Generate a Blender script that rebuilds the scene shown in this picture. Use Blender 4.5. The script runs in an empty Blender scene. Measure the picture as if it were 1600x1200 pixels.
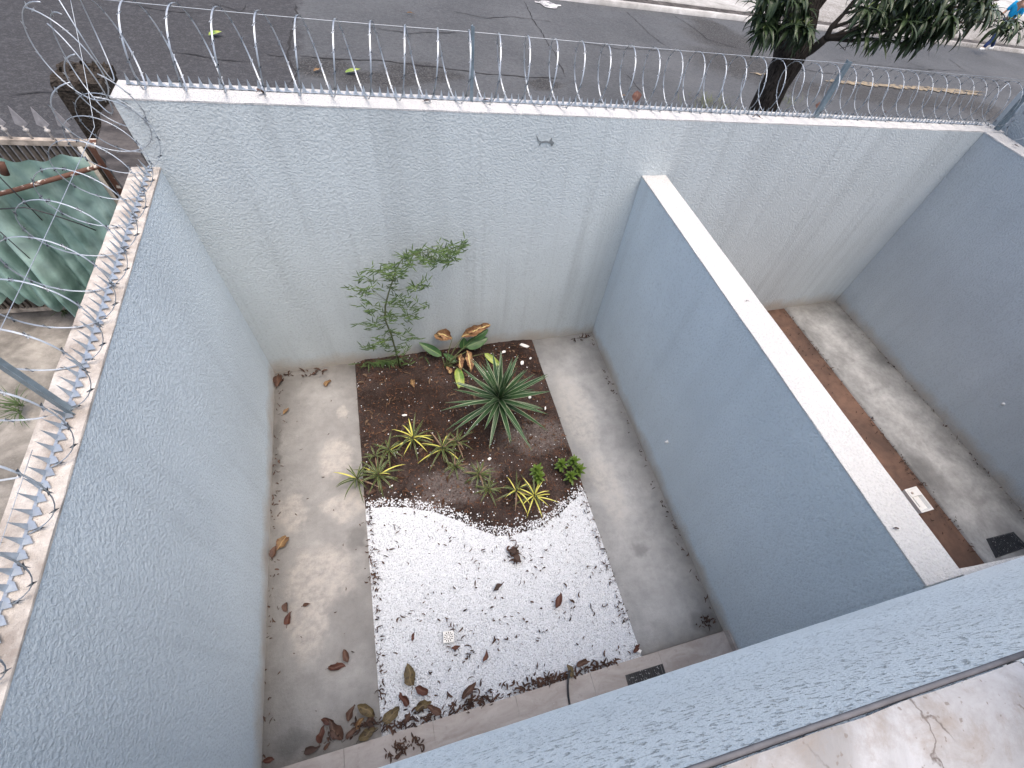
import bpy, math, random
import numpy as np
from mathutils import Vector, Matrix, noise
R_ = random.Random(7)
sc = bpy.context.scene
col = sc.collection

# ------------------------------------------------------------------ camera
CAM = np.array([1.57558, -0.17029, 4.74823])
ROT = np.array([[0.94321853, 0.14809084, -0.29733467], [-0.28756208, 0.81209967, -0.50774222], [0.16627341, 0.56441405, 0.80857277]])
FPX, CXP, CYP = 690.02, 873.32, 641.26
cd = bpy.data.cameras.new('camera'); cam = bpy.data.objects.new('camera', cd); col.objects.link(cam)
m4 = Matrix([list(ROT[i]) + [float(CAM[i])] for i in range(3)] + [[0, 0, 0, 1]])
cam.matrix_world = m4
cd.sensor_fit = 'HORIZONTAL'; cd.sensor_width = 36.0; cd.lens = 36.0 * FPX / 1600
cd.shift_x = -(CXP - 800) / 1600; cd.shift_y = (CYP - 600) / 1600
cd.clip_start = 0.02; cd.clip_end = 400
sc.camera = cam

# ------------------------------------------------------------------ light
SUN_EL, SUN_AZ = math.radians(75), math.radians(-50)      # azimuth measured from +x towards +y
w = bpy.data.worlds.new('World'); sc.world = w; w.use_nodes = True
wn = w.node_tree; bg = wn.nodes['Background']
sky = wn.nodes.new('ShaderNodeTexSky'); sky.sky_type = 'NISHITA'; sky.sun_disc = False
sky.sun_elevation = SUN_EL; sky.sun_rotation = math.pi / 2 - SUN_AZ
sky.air_density = 1.0; sky.dust_density = 6.0; sky.ozone_density = 1.0
wn.links.new(sky.outputs[0], bg.inputs[0]); bg.inputs[1].default_value = 0.15
sd = bpy.data.lights.new('sun', 'SUN'); so = bpy.data.objects.new('sun', sd); col.objects.link(so)
sd.energy = 0.5; sd.angle = math.radians(85); sd.color = (1.0, 0.97, 0.93)
dv = Vector((math.cos(SUN_EL) * math.cos(SUN_AZ), math.cos(SUN_EL) * math.sin(SUN_AZ), math.sin(SUN_EL)))
so.rotation_euler = dv.to_track_quat('Z', 'Y').to_euler(); so.location = (0, 0, 30)
sc.view_settings.view_transform = 'Standard'; sc.view_settings.look = 'None'
sc.view_settings.exposure = 0.97; sc.view_settings.gamma = 1.0

# ------------------------------------------------------------------ survey helpers (pixel of the photo -> point on a real plane)
def ray(x, y): return ROT @ np.array([(x - CXP) / FPX, -(y - CYP) / FPX, -1.0])
def onz(x, y, z=0.0):
    d = ray(x, y); t = (z - CAM[2]) / d[2]; return Vector(CAM + t * d)
def onp(x, y, n, P):
    d = ray(x, y); n = np.array(n, float); t = n @ (np.array(P) - CAM) / (n @ d); return Vector(CAM + t * d)
def ony(x, y, Y): return onp(x, y, (0, 1, 0), (0, Y, 0))
def onx(x, y, X): return onp(x, y, (1, 0, 0), (X, 0, 0))
S_ = 0.0301; D_ = 3.994
def yb(x): return D_ + S_ * x
HL, HM, HB = 2.526, 2.436, 3.001
W1, W2, WR = 4.227, 4.527, 9.392
ROADZ = 0.8

# ------------------------------------------------------------------ materials
class Mt:
    def __init__(s, name, rough=0.8, spec=0.3):
        s.m = bpy.data.materials.new(name); s.m.use_nodes = True; s.t = s.m.node_tree
        s.b = s.t.nodes['Principled BSDF']; s.b.inputs['Roughness'].default_value = rough
        s.b.inputs['Specular IOR Level'].default_value = spec
        g = s.t.nodes.new('ShaderNodeNewGeometry'); s.pos = g.outputs['Position']; s.nor = g.outputs['Normal']
    def n(s, t, **k):
        q = s.t.nodes.new(t)
        for a, b in k.items(): setattr(q, a, b)
        return q
    def l(s, a, b): s.t.links.new(a, b)
    def math(s, op, a, b=0.0, clamp=False):
        q = s.n('ShaderNodeMath', operation=op, use_clamp=clamp)
        for i, v in enumerate((a, b)):
            if isinstance(v, (int, float)): q.inputs[i].default_value = v
            else: s.l(v, q.inputs[i])
        return q.outputs[0]
    def xf(s, sc=(1, 1, 1), loc=(0, 0, 0), rot=(0, 0, 0), vec=None):
        q = s.n('ShaderNodeMapping'); s.l(vec or s.pos, q.inputs[0])
        q.inputs[1].default_value = loc; q.inputs[2].default_value = rot; q.inputs[3].default_value = sc
        return q.outputs[0]
    def noise(s, scale, detail=3, rough=0.5, vec=None, dist=0.0):
        q = s.n('ShaderNodeTexNoise'); s.l(vec or s.pos, q.inputs['Vector'])
        q.inputs['Scale'].default_value = scale; q.inputs['Detail'].default_value = detail
        q.inputs['Roughness'].default_value = rough; q.inputs['Distortion'].default_value = dist
        return q.outputs[0]
    def voro(s, scale, vec=None, feature='F1', out=0, rnd=1.0):
        q = s.n('ShaderNodeTexVoronoi', feature=feature); s.l(vec or s.pos, q.inputs['Vector'])
        q.inputs['Scale'].default_value = scale; q.inputs['Randomness'].default_value = rnd
        return q.outputs[out]
    def rng(s, v, a, b, c=0.0, d=1.0):
        q = s.n('ShaderNodeMapRange'); s.l(v, q.inputs[0])
        for i, x in enumerate((a, b, c, d)): q.inputs[i + 1].default_value = x
        return q.outputs[0]
    def mix(s, f, a, b, mode='MIX'):
        q = s.n('ShaderNodeMix', data_type='RGBA', blend_type=mode)
        for i, v in ((0, f), (6, a), (7, b)):
            if isinstance(v, (int, float)): q.inputs[i].default_value = v
            elif isinstance(v, tuple): q.inputs[i].default_value = (*v, 1)
            else: s.l(v, q.inputs[i])
        return q.outputs[2]
    def xyz(s, v=None):
        q = s.n('ShaderNodeSeparateXYZ'); s.l(v or s.pos, q.inputs[0]); return q.outputs
    def blobs(s, L, dist=0.12, dscale=6.0, soft=0.35):
        """union of noisy ellipses (x, y, rx, ry) on the ground plane"""
        nz = s.n('ShaderNodeTexNoise'); s.l(s.pos, nz.inputs['Vector']); nz.inputs['Scale'].default_value = dscale
        nz.inputs['Detail'].default_value = 5
        sub = s.n('ShaderNodeVectorMath', operation='SUBTRACT'); s.l(nz.outputs[1], sub.inputs[0]); sub.inputs[1].default_value = (.5, .5, .5)
        scl = s.n('ShaderNodeVectorMath', operation='SCALE'); s.l(sub.outputs[0], scl.inputs[0]); scl.inputs['Scale'].default_value = dist * 2
        add = s.n('ShaderNodeVectorMath', operation='ADD'); s.l(s.pos, add.inputs[0]); s.l(scl.outputs[0], add.inputs[1])
        acc = None
        for (x, y, rx, ry) in L:
            v = s.xf((1 / rx, 1 / ry, 0), (-x / rx, -y / ry, 0), vec=add.outputs[0])
            ln = s.n('ShaderNodeVectorMath', operation='LENGTH'); s.l(v, ln.inputs[0])
            r = s.rng(ln.outputs[1], 1 + soft, 1 - soft)
            acc = r if acc is None else s.math('MAXIMUM', acc, r)
        return acc
    def bump(s, h, dist, strength=1.0, prev=None):
        q = s.n('ShaderNodeBump'); s.l(h, q.inputs['Height']); q.inputs['Distance'].default_value = dist
        q.inputs['Strength'].default_value = strength
        if prev: s.l(prev, q.inputs['Normal'])
        s.l(q.outputs[0], s.b.inputs['Normal']); return q.outputs[0]
    def color(s, c):
        if isinstance(c, tuple): s.b.inputs['Base Color'].default_value = (*c, 1)
        else: s.l(c, s.b.inputs['Base Color'])
        return s

def plaster(name, base, bumpd=0.005, scale=42, damp=None, streak=0.15, pits=False, warm=(0.45, 0.38, 0.3), scuff=None):
    M = Mt(name, 0.75, 0.25)
    big = M.noise(0.9, 4, 0.55)
    c = M.mix(M.rng(big, 0.35, 0.7), tuple(x * 0.9 for x in base), base)
    st = M.noise(1.0, 4, 0.6, M.xf((7, 7, 0.35)))
    c = M.mix(M.math('MULTIPLY', M.rng(st, 0.52, 0.75), streak), c, tuple(x * 0.55 for x in base))
    st2 = M.noise(1.0, 2, 0.5, M.xf((2.1, 2.1, 0.12), (3, 1, 0)))
    c = M.mix(M.math('MULTIPLY', M.rng(st2, 0.5, 0.8), streak * 1.2), c, tuple(x * 0.6 for x in base))
    sp = M.noise(120, 2, 0.6)
    c = M.mix(M.math('MULTIPLY', M.rng(sp, 0.62, 0.75), 0.35), c, tuple(x * 0.5 for x in base))
    if damp:
        z = M.xyz()[2]
        zz = M.math('ADD', z, M.math('MULTIPLY', M.noise(3.0, 5, 0.6), -damp))
        c = M.mix(M.math('MULTIPLY', M.rng(zz, damp * 0.1, -damp * 0.45), 0.75), c, warm)
    if scuff:
        c = M.mix(M.math('MULTIPLY', M.blobs3(scuff) if hasattr(M, 'blobs3') else 0.0, 0.5), c, (0.2, 0.2, 0.2))
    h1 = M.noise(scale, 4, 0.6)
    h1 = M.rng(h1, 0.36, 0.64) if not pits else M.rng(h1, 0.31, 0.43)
    c = M.mix(M.rng(h1, 0.45, 0.0, 0.0, 0.3), c, tuple(x * 0.55 for x in base))  # low spots and pits painted darker, standing in for weak bump shading
    M.color(c)
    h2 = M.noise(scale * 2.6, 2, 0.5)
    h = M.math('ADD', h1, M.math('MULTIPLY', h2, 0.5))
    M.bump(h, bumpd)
    return M.m
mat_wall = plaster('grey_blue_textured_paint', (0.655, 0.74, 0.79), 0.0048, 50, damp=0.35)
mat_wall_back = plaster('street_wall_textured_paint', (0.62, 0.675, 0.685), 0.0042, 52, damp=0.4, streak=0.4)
mat_wall_right = plaster('right_wall_textured_paint', (0.545, 0.60, 0.63), 0.0048, 50, damp=0.35)  # same wall paint, with the shade on this wall put into a darker base
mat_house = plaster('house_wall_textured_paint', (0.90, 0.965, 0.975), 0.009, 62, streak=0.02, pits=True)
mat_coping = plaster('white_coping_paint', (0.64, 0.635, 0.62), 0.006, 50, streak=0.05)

def concrete(name, dark, light, blobs=None, blobc=None, dblobs=None, sc_=1.0, edge=True):
    M = Mt(name, 0.85, 0.2)
    a = M.noise(1.6 * sc_, 7, 0.62, dist=0.4); b = M.noise(9 * sc_, 6, 0.65)
    c = M.mix(M.rng(a, 0.36, 0.66), dark, light)
    c = M.mix(M.math('MULTIPLY', M.rng(b, 0.42, 0.7), 0.35), c, tuple(x * 0.62 for x in dark))
    if blobs:
        tex = M.rng(M.noise(14, 6, 0.7), 0.3, 0.6)
        c = M.mix(M.math('MULTIPLY', M.math('MULTIPLY', M.blobs(blobs, 0.1, 9.0, 0.22), tex), 0.8), c, blobc)
    if dblobs:
        c = M.mix(M.math('MULTIPLY', M.blobs(dblobs), 0.6), c, tuple(x * 0.55 for x in dark))
    sp = M.noise(170, 2, 0.6)
    c = M.mix(M.math('MULTIPLY', M.rng(sp, 0.6, 0.72), 0.5), c, tuple(x * 0.45 for x in dark))
    sp2 = M.noise(60, 3, 0.6)
    c = M.mix(M.math('MULTIPLY', M.rng(sp2, 0.6, 0.75), 0.3), c, light)
    M.color(c)
    M.bump(M.math('ADD', M.noise(35, 6, 0.65), M.math('MULTIPLY', M.noise(160, 2), 0.4)), 0.004)
    return M.m
def pxb(L, z=0.0):
    out = []
    for (x, y, rx, ry) in L:
        c = onz(x, y, z); a = onz(x + rx, y, z); b = onz(x, y + ry, z)
        out.append((c.x, c.y, (a - c).length, (b - c).length))
    return out
mat_slab_left = concrete('concrete_left_slab', (0.27, 0.262, 0.252), (0.38, 0.37, 0.355),
    pxb([(525, 715, 24, 32), (535, 645, 7, 10), (455, 800, 22, 28), (545, 790, 32, 22), (500, 900, 50, 50), (520, 790, 20, 12), (480, 970, 30, 60)]), (0.50, 0.46, 0.42),
    pxb([(455, 1165, 28, 18), (432, 700, 8, 50), (560, 840, 14, 20)]))
mat_slab_mid = concrete('concrete_middle_slab', (0.33, 0.33, 0.325), (0.47, 0.465, 0.455),
    pxb([(900, 640, 26, 60), (950, 760, 20, 60)]), (0.5, 0.48, 0.45), pxb([(1100, 970, 20, 18), (950, 900, 10, 8), (1000, 860, 14, 10)]))
mat_slab_right = concrete('concrete_right_slab', (0.30, 0.295, 0.28), (0.52, 0.51, 0.485), None, None, pxb([(1450, 740, 20, 30), (1380, 560, 20, 10), (1590, 850, 20, 40)]), 1.4)
mat_redstrip = concrete('reddish_dirt_strip', (0.13, 0.085, 0.068), (0.25, 0.15, 0.11), None, None, None, 1.2)
mat_yard = concrete('rough_cement_yard', (0.14, 0.13, 0.115), (0.42, 0.39, 0.35), None, None, None, 1.1)
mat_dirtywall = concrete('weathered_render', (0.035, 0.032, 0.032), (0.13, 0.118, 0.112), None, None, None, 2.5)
mat_walltop = concrete('raw_mortar_wall_top', (0.34, 0.30, 0.265), (0.64, 0.60, 0.55), None, None, None, 4.0)
mat_pave = concrete('pale_pavement', (0.34, 0.33, 0.31), (0.62, 0.61, 0.60), pxb([(1330, 30, 60, 25), (1450, 40, 90, 18), (1580, 45, 90, 20)], 0.96), (0.16, 0.145, 0.13), None, 0.5)
mat_kerb = concrete('kerb_concrete', (0.3, 0.28, 0.26), (0.5, 0.47, 0.44), None, None, None, 1.0)
mat_sill = None
def simple(name, c, rough=0.6, spec=0.3, metal=0.0, var=0.25, vs=20, bd=0.0, bs=60):
    M = Mt(name, rough, spec); M.b.inputs['Metallic'].default_value = metal
    n = M.rng(M.noise(vs, 4, 0.6), 0.3, 0.7)
    M.color(M.mix(n, tuple(x * (1 - var) for x in c), tuple(min(1, x * (1 + var)) for x in c)))
    if bd: M.bump(M.noise(bs, 4, 0.6), bd)
    return M.m
mat_galv = simple('galvanised_steel', (0.46, 0.5, 0.54), 0.42, 0.5, 0.7, 0.15)
mat_galv_dull = simple('dull_galvanised_steel', (0.2, 0.25, 0.28), 0.55, 0.4, 0.3, 0.2)
mat_spike = simple('spike_steel', (0.36, 0.41, 0.46), 0.42, 0.5, 0.6, 0.2)
mat_black = simple('black_plastic', (0.03, 0.032, 0.036), 0.45, 0.4, 0, 0.3)
mat_whitep = simple('white_plastic', (0.8, 0.79, 0.76), 0.4, 0.4, 0, 0.06, 60)
mat_dkslot = simple('dark_slot', (0.02, 0.018, 0.017), 0.8)
mat_stone = simple('white_pebble', (0.75, 0.775, 0.81), 0.7, 0.3, 0, 0.2, 70)
mat_rust = None
M = Mt('rusty_paint', 0.7, 0.3)
n_ = M.rng(M.noise(9, 4, 0.6), 0.56, 0.6)
M.color(M.mix(n_, M.mix(M.noise(60, 3), (0.09, 0.04, 0.028), (0.15, 0.08, 0.055)), (0.6, 0.56, 0.5))); M.bump(M.noise(80, 3), 0.001)
mat_rust = M.m
# tarp
M = Mt('green_tarp_cloth', 0.8, 0.1)
a = M.noise(2.5, 5, 0.6); b = M.noise(70, 2)
c = M.mix(M.rng(a, 0.35, 0.65), (0.16, 0.265, 0.23), (0.31, 0.43, 0.385)); c = M.mix(M.math('MULTIPLY', M.rng(M.noise(2.2, 6, 0.7, M.xf((1.5, 1, .6))), 0.52, 0.7), 0.5), c, (0.1, 0.13, 0.115))
M.color(c); M.bump(M.noise(30, 4, 0.6), 0.003); mat_tarp = M.m
# soil
M = Mt('dark_garden_soil', 0.95, 0.1)
v = M.voro(55, out=1); a = M.noise(3.5, 5, 0.6); b = M.noise(45, 5, 0.7)
c = M.mix(M.rng(a, 0.35, 0.62), (0.03, 0.021, 0.018), (0.078, 0.056, 0.05))
c = M.mix(M.math('MULTIPLY', M.rng(M.noise(5, 4), 0.6, 0.72), 0.5), c, (0.12, 0.06, 0.04))
c = M.mix(M.rng(b, 0.5, 0.75), c, (0.12, 0.09, 0.08))
c = M.mix(M.math('MULTIPLY', M.blobs(pxb([(640, 640, 60, 60), (760, 560, 80, 30), (700, 690, 60, 40)], 0.04)), 0.5), c, (0.03, 0.018, 0.014))
c = M.mix(M.math('MULTIPLY', M.blobs(pxb([(700, 775, 60, 14), (720, 745, 60, 18), (840, 680, 50, 25)], 0.04)), M.rng(b, 0.3, 0.6)), c, (0.2, 0.17, 0.16))
M.color(c); M.bump(M.math('ADD', M.noise(30, 8, 0.75), M.voro(60)), 0.02); mat_soil = M.m
# pebble base
M = Mt('white_pebble_bed', 0.8, 0.2)
v = M.voro(75, feature='F1', out=0); vc = M.voro(75, feature='F1', out=1)
c = M.mix(M.rng(v, 0.4, 0.8), (0.76, 0.785, 0.82), (0.42, 0.44, 0.47)); M.color(M.mix(0.0, c, vc)); M.bump(v, -0.012); mat_bed = M.m
# asphalt
M = Mt('worn_asphalt', 0.88, 0.25)
pz = ROADZ
a = M.noise(0.35, 5, 0.6); b = M.noise(38, 4, 0.7); f = M.noise(1.2, 6, 0.65, M.xf((0.4, 1.6, 1)))
base = M.mix(M.rng(a, 0.35, 0.65), (0.066, 0.07, 0.075), (0.104, 0.109, 0.115))
xx = M.xyz(); edge = M.math('ADD', xx[0], M.math('MULTIPLY', M.noise(1.5, 5, 0.7), 0.9))
dark = M.rng(edge, 0.85, 0.7)
base = M.mix(M.math('MULTIPLY', dark, 0.85), base, (0.04, 0.039, 0.042))
base = M.mix(M.math('MULTIPLY', M.rng(f, 0.5, 0.7), 0.35), base, (0.075, 0.077, 0.085))
agg = M.blobs(pxb([(500, 105, 40, 18), (590, 125, 60, 16), (660, 115, 50, 14), (850, 130, 30, 8), (1130, 60, 40, 18), (1160, 100, 60, 20), (1240, 135, 50, 10), (1400, 150, 80, 12), (1520, 165, 30, 14), (1110, 40, 20, 10)], pz), 0.5, 1.5)
grain = M.rng(M.noise(26, 3, 0.8), 0.42, 0.62)
speck = M.rng(M.voro(22, out=0), 0.25, 0.05)
agc = M.mix(speck, M.mix(grain, (0.035, 0.033, 0.033), (0.14, 0.135, 0.13)), (0.42, 0.42, 0.4))
base = M.mix(M.math('MULTIPLY', agg, 0.8), base, agc)
mf = M.noise(11, 5, 0.75); base = M.mix(M.math('MULTIPLY', M.rng(mf, 0.5, 0.68), 0.4), base, (0.15, 0.153, 0.16)); base = M.mix(M.math('MULTIPLY', M.rng(mf, 0.47, 0.34), 0.45), base, (0.045, 0.046, 0.05))
base = M.mix(M.math('MULTIPLY', M.rng(b, 0.5, 0.75), 0.6), base, (0.15, 0.15, 0.155))
base = M.mix(M.math('MULTIPLY', M.rng(b, 0.45, 0.3), 0.5), base, (0.04, 0.04, 0.043))
M.color(base); M.bump(M.math('ADD', b, M.math('MULTIPLY', grain, agg)), 0.02); mat_asphalt = M.m
mat_crack = simple('crack_shadow_tar', (0.028, 0.027, 0.028), 0.9)
M = Mt('worn_yellow_paint', 0.8)
M.color(M.mix(M.rng(M.noise(5, 6, 0.75), 0.44, 0.6), (0.3, 0.235, 0.15), (0.09, 0.088, 0.088))); M.bump(M.noise(40, 4), 0.01); mat_yellow = M.m
M = Mt('pale_dust_patch', 0.9); M.color(M.mix(M.rng(M.noise(4, 6, 0.75), 0.45, 0.6), (0.6, 0.59, 0.58), (0.2, 0.2, 0.21))); mat_dust = M.m
# travertine-like tiles
M = Mt('beige_stone_tile', 0.45, 0.4)
a = M.noise(3, 7, 0.65, M.xf((1, 2.5, 1), rot=(0, 0, 0.3)), 1.2); b = M.noise(25, 5, 0.7)
c = M.mix(M.rng(a, 0.35, 0.65), (0.33, 0.285, 0.255), (0.44, 0.395, 0.365)); c = M.mix(M.math('MULTIPLY', M.rng(b, 0.55, 0.75), 0.4), c, (0.2, 0.16, 0.14))
c = M.mix(M.rng(M.noise(70, 2), 0.72, 0.76), c, (0.6, 0.57, 0.54)); M.color(c); M.bump(b, 0.001); mat_tile = M.m
# sill
M = Mt('weathered_white_sill', 0.85, 0.15)
a = M.noise(5, 7, 0.65, dist=0.8); b = M.noise(18, 6, 0.7)
c = M.mix(M.rng(a, 0.35, 0.65), (0.27, 0.265, 0.26), (0.47, 0.475, 0.485)); c = M.mix(M.math('MULTIPLY', M.rng(M.noise(9, 6, 0.72, dist=0.8), 0.48, 0.66), 0.8), c, (0.27, 0.23, 0.195))
nn_ = M.n('ShaderNodeTexNoise'); M.l(M.pos, nn_.inputs['Vector']); nn_.inputs['Scale'].default_value = 16; nn_.inputs['Detail'].default_value = 6
vm = M.n('ShaderNodeVectorMath', operation='MULTIPLY_ADD'); M.l(nn_.outputs[1], vm.inputs[0]); vm.inputs[1].default_value = (.12, .12, .12); M.l(M.pos, vm.inputs[2])
cr = M.rng(M.voro(6.0, M.xf((1, 1, 0), vec=vm.outputs[0]), 'DISTANCE_TO_EDGE'), 0.016, 0.0)
cr = M.math('MULTIPLY', cr, M.rng(M.noise(6, 3), 0.44, 0.5)); c = M.mix(cr, c, (0.12, 0.1, 0.09))
c = M.mix(M.math('MULTIPLY', M.rng(M.noise(90, 2), 0.66, 0.7), 0.8), c, (0.2, 0.17, 0.15)); c = M.mix(M.math('MULTIPLY', M.rng(M.noise(32, 6, .75), .46, .66), .4), c, (.24, .225, .21)); M.color(c)
M.bump(M.math('ADD', a, M.math('ADD', M.math('MULTIPLY', b, 0.4), M.math('MULTIPLY', M.noise(60, 4, .7), .15))), 0.004); mat_sill = M.m
# bark
M = Mt('dark_rough_bark', 0.95, 0.1)
a = M.noise(9, 6, 0.7, M.xf((3, 3, 0.9)), 1.0); M.color(M.mix(M.rng(a, 0.35, 0.65), (0.018, 0.015, 0.013), (0.11, 0.09, 0.075))); M.bump(a, 0.07); mat_bark = M.m
mat_twig = simple('twig_bark', (0.05, 0.04, 0.032), 0.9)
def leafmat(name, c1, c2, rough=0.45, edge=None, ew=0.72, mid=None, spots=None, trans=0.0):
    """colour varies per noise; stripes by the blade's own UV (u across 0..1, v along)"""
    M = Mt(name, rough, 0.35)
    c = M.mix(M.rng(M.noise(9, 4, 0.6), 0.35, 0.65), c1, c2)
    uv = M.n('ShaderNodeUVMap'); o = M.xyz(uv.outputs[0])
    ab = M.math('ABSOLUTE', M.math('SUBTRACT', M.math('MULTIPLY', o[0], 2.0), 1.0))
    if spots: c = M.mix(M.rng(M.noise(28, 5, 0.7), 0.48, 0.62), c, spots)
    if edge: c = M.mix(M.rng(ab, ew - 0.06, ew + 0.06), c, edge)
    if mid: c = M.mix(M.rng(ab, 0.14, 0.04), c, mid)
    M.color(c); M.bump(M.noise(60, 3), 0.001)
    return M.m
m_dry = [leafmat('dry_leaf_brown', (0.05, 0.026, 0.018), (0.12, 0.062, 0.04), 0.6, mid=(0.13, 0.075, 0.05)),
         leafmat('dry_leaf_olive', (0.09, 0.066, 0.03), (0.15, 0.11, 0.05), 0.6, spots=(0.045, 0.03, 0.02), mid=(0.19, 0.14, 0.07)),
         leafmat('dry_leaf_reddish', (0.06, 0.022, 0.015), (0.12, 0.045, 0.028), 0.55, mid=(0.13, 0.06, 0.035)),
         leafmat('dry_leaf_tan', (0.14, 0.075, 0.035), (0.24, 0.15, 0.065), 0.6, mid=(0.34, 0.22, 0.1), spots=(0.12, 0.06, 0.035)),
         leafmat('dry_leaf_dark', (0.035, 0.022, 0.018), (0.075, 0.045, 0.035), 0.7)]
m_litter = leafmat('leaf_litter_brown', (0.035, 0.022, 0.018), (0.11, 0.06, 0.04), 0.75)
m_bamboo = leafmat('bamboo_leaf', (0.045, 0.085, 0.025), (0.11, 0.17, 0.05), 0.5)
m_bamboo_st = simple('bamboo_stem_green', (0.10, 0.12, 0.05), 0.5)
m_yucca = leafmat('yucca_leaf', (0.02, 0.055, 0.02), (0.036, 0.085, 0.03), 0.4, edge=(0.42, 0.48, 0.32), ew=0.86, mid=(0.06, 0.11, 0.05))
m_drac = leafmat('dracaena_leaf', (0.02, 0.04, 0.015), (0.04, 0.07, 0.024), 0.4, edge=(0.33, 0.33, 0.11), ew=0.78)
m_dracy = leafmat('dracaena_leaf_yellow', (0.5, 0.48, 0.1), (0.6, 0.55, 0.13), 0.4, edge=(0.1, 0.16, 0.03), ew=0.85)
m_dracb = leafmat('dracaena_leaf_dry', (0.13, 0.08, 0.05), (0.22, 0.15, 0.1), 0.6, mid=(0.3, 0.24, 0.15))
m_phil = leafmat('broad_leaf_green', (0.035, 0.085, 0.03), (0.06, 0.13, 0.04), 0.33, mid=(0.15, 0.24, 0.08))
m_philn = leafmat('broad_leaf_yellowing', (0.1, 0.2, 0.04), (0.38, 0.42, 0.08), 0.35, mid=(0.3, 0.36, 0.1))
m_phild = leafmat('broad_leaf_withered', (0.2, 0.1, 0.05), (0.36, 0.22, 0.11), 0.6, spots=(0.08, 0.035, 0.02), mid=(0.65, 0.56, 0.22))
m_shrub = leafmat('shrub_leaf', (0.07, 0.13, 0.02), (0.13, 0.2, 0.035), 0.4)
m_tree = leafmat('tree_leaf', (0.018, 0.034, 0.015), (0.045, 0.07, 0.028), 0.35, mid=(0.08, 0.11, 0.05))
m_treey = leafmat('tree_leaf_young', (0.09, 0.14, 0.04), (0.15, 0.19, 0.06), 0.35)
m_weed = leafmat('weed_leaf', (0.05, 0.09, 0.03), (0.09, 0.13, 0.05), 0.5)
m_moss = simple('mossy_black_crust', (0.05, 0.042, 0.035), 0.95, 0.1, 0, 0.7, 40, 0.02, 50)

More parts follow.
